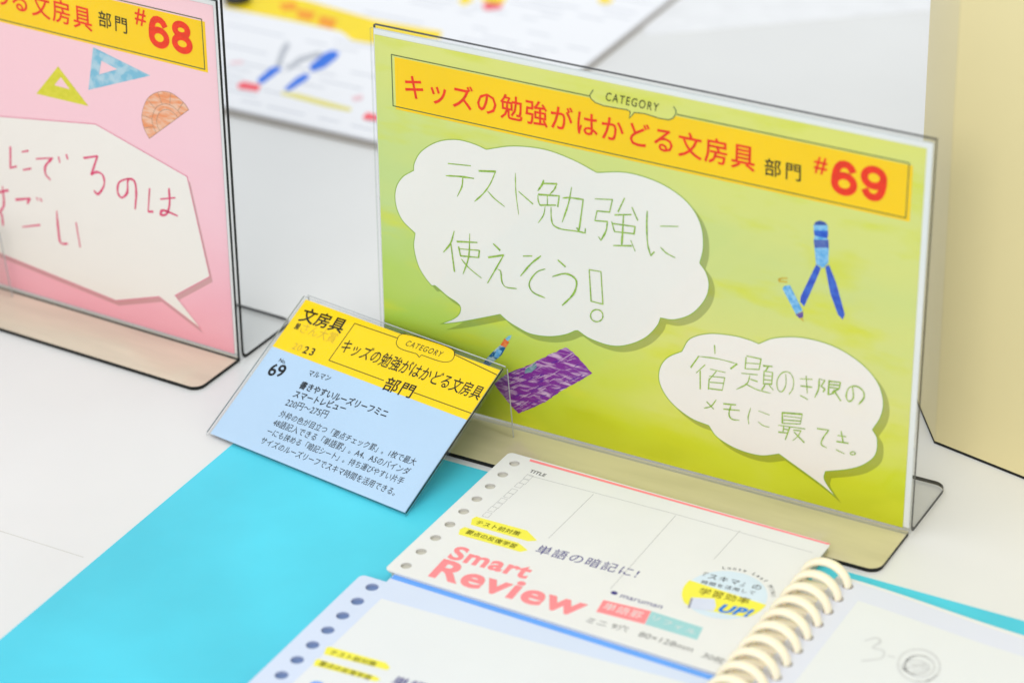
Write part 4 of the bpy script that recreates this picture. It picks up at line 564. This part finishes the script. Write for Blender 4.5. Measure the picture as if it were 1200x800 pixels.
for i in range(NR):
    yc_ = -44.3-i*pitch
    bm = bmesh.new(); cxr, czr, rr_, tr_ = 201.5, 3.6, 8.4, 1.6; prev = None; first = None; nseg = 40
    for k in range(nseg):
        a = 2*math.pi*k/nseg; lean_ = 0.9*math.sin(a)
        c = Vector((cxr+rr_*math.cos(a), yc_+lean_, max(czr+rr_*math.sin(a)*0.93, 1.75) if math.sin(a) < 0 else czr+rr_*math.sin(a)*0.93)); rad = Vector((math.cos(a), 0, math.sin(a)))
        rg_ = [bm.verts.new((c+rad*tr_*math.cos(t)*0.75+Vector((0, 1, 0))*tr_*1.25*math.sin(t))*MM) for t in [2*math.pi*j/12 for j in range(12)]]
        if prev:
            for j in range(12): bm.faces.new((prev[j], rg_[j], rg_[(j+1) % 12], prev[(j+1) % 12]))
        else: first = rg_
        prev = rg_
    for j in range(12): bm.faces.new((prev[j], first[j], first[(j+1) % 12], prev[(j+1) % 12]))
    bmesh.ops.recalc_face_normals(bm, faces=bm.faces)
    me = bpy.data.meshes.new('ring'); bm.to_mesh(me); bm.free(); smooth(me); link_mesh('ring', me, M['cream'], nb)
    hp = circle_pts(209.9, yc_, 1.9, 16); mh = fill_mesh('punched_hole', [hp], 0); draped('punched_hole', mh, mat('painted_hole_shade', (0.30, 0.28, 0.27, 1), 0.8) if i == 0 else bpy.data.materials['painted_hole_shade'], 0.05)  # flat discs: the shade inside each hole put into a dark colour
box('cover_board', 195.2, 222, NY0, -38.6, 0.34, 0.75, M['white'], nb)
# ------------------------------------------------------------------ cream pedestal
M['ped'] = mat('cream_paint', s2l(232, 218, 166), 0.45, 0.02, 4, coat=0.1)
ped = empty('display_pedestal', Matrix.Identity(4)); props(ped, 'cream chamfered display pedestal at the right, dark line along its foot', 'pedestal')
P_ = [(198.9, 62.2), (390, 19.8), (430, 60), (470, 190), (330, 260), (200, 235), (174, 190), (175.0, 97.0)]
mb = bmesh.new()
me = fill_mesh('body', [P_], 1.0, 420); o = link_mesh('body', me, M['ped'], ped)
bv = o.modifiers.new('bevel', 'BEVEL'); bv.width = 0.0012; bv.segments = 3; bv.limit_method = 'ANGLE'
cxm = sum(p[0] for p in P_)/8; cym = sum(p[1] for p in P_)/8
link_mesh('foot_shadow_strip', fill_mesh('foot_shadow_strip', [[(cxm+(x-cxm)*1.0015, cym+(y-cym)*1.0015) for x, y in P_]], 0.0, 0.95), M['edge_black'], ped)  # gap shadow under the pedestal put in as a thin dark strip
# ------------------------------------------------------------------ printed leaflet behind
L = D['lf']; lm_ = Matrix.Identity(4); lm_.translation = Vector((-281, 186, 3.2))*MM
lfr = empty('printed_leaflet', lm_); props(lfr, 'out of focus printed leaflet stack with a yellow band, behind the signs', 'leaflet')
M['leaf'] = mat('leaflet_paper', s2l(242, 243, 248), 0.45, 0.01, 20)
box('page', 0, 209, 0, 340, -0.2, 0, M['leaf'], lfr); box('page', -2, 209.6, -0.7, 338, -1.0, -0.35, M['leaf'], lfr); box('page', 0, 210.6, -3.0, 340, -3.15, -1.6, mat('painted_stack_shadow', (0.42, 0.39, 0.36, 1), 0.8), lfr)  # last box stands in for the stack's shadow, painted dark brown
mlb = mat('leaflet_blue', s2l(20, 112, 230), .5); mlr = mat('leaflet_red', s2l(250, 96, 110), .5); mly = mat('leaflet_yellow', s2l(252, 222, 0), .5); mlg = mat('leaflet_grey', s2l(186, 190, 200), .5); mlo = mat('leaflet_orange', s2l(250, 158, 0), .5); mlp = mat('leaflet_pale_pink', s2l(240, 200, 208), .5); mlyy = mat('leaflet_pale_yellow', s2l(236, 226, 130), .5)
shape('yellow_band', L['yellow'], .05, mly, lfr)
for k, m_ in dict(blue1=mlb, blue2=mlb, blue3=mlb, grey1=mlg, grey2=mlg, red1=mlr, red2=mlr, yline=mlyy, y2=mly, r2=mlr, y3=mly, y4=mly, r3=mlp, r4=mlp, o1=mlo, o2=mlo, o3=mlo).items(): shape('printed_shape', L[k], .1 if k[0] != 'o' else .14, m_, lfr)
bars = []
mt_ = mat('leaflet_text_rows', s2l(206, 209, 219), .5)
for j in range(46):
    v = 8+j*7.1; u = random.uniform(4, 16)
    while u < 196:
        l = random.uniform(6, 34)
        if random.random() < 0.55: bars.append([(u, v), (min(u+l, 203), v+random.uniform(-.3, .3))])
        u += l+random.uniform(3, 14)
props(ribbons('text_row', bars, 1.3, .02, mt_, lfr, step=0.0), kind='stuff')
cl = empty('round_magnet', Matrix.Translation(Vector((-263.5, 291.5, 3.25))*MM)); props(cl, 'small black round magnet on the yellow band of the leaflet, at the top edge', 'magnet')
bm = bmesh.new(); prof = [(0, 0), (6.3, 0), (6.8, .6), (6.8, 3.4), (6.0, 4.6), (4.5, 5.2), (0, 5.4)]; n = 24
rings_ = [[bm.verts.new((r*math.cos(2*math.pi*i/n)*MM, r*math.sin(2*math.pi*i/n)*MM, z*MM)) for i in range(n)] for r, z in prof[1:-1]]
for a, b_ in zip(rings_, rings_[1:]):
    for i in range(n): bm.faces.new((a[i], a[(i+1) % n], b_[(i+1) % n], b_[i]))
bm.faces.new(rings_[-1]); bm.faces.new(rings_[0][::-1])
me = bpy.data.meshes.new('body'); bm.to_mesh(me); bm.free(); link_mesh('body', me, mat('black_rubber', (0.02, 0.02, 0.02, 1), 0.4), cl)
# white sheet further back
ang = math.atan2(40.9, 51.3); wm = Matrix.Rotation(ang, 4, 'Z'); wm.translation = Vector((-64, 348.5, 0.05))*MM
ws = box('blank_sheet', 0, 297, 0, 420, 0, 0.3, mat('blank_sheet_paper', s2l(236, 237, 240), .5), None); ws.matrix_world = wm
props(ws, 'blank white sheet lying far back on the table beyond the leaflet', 'paper')
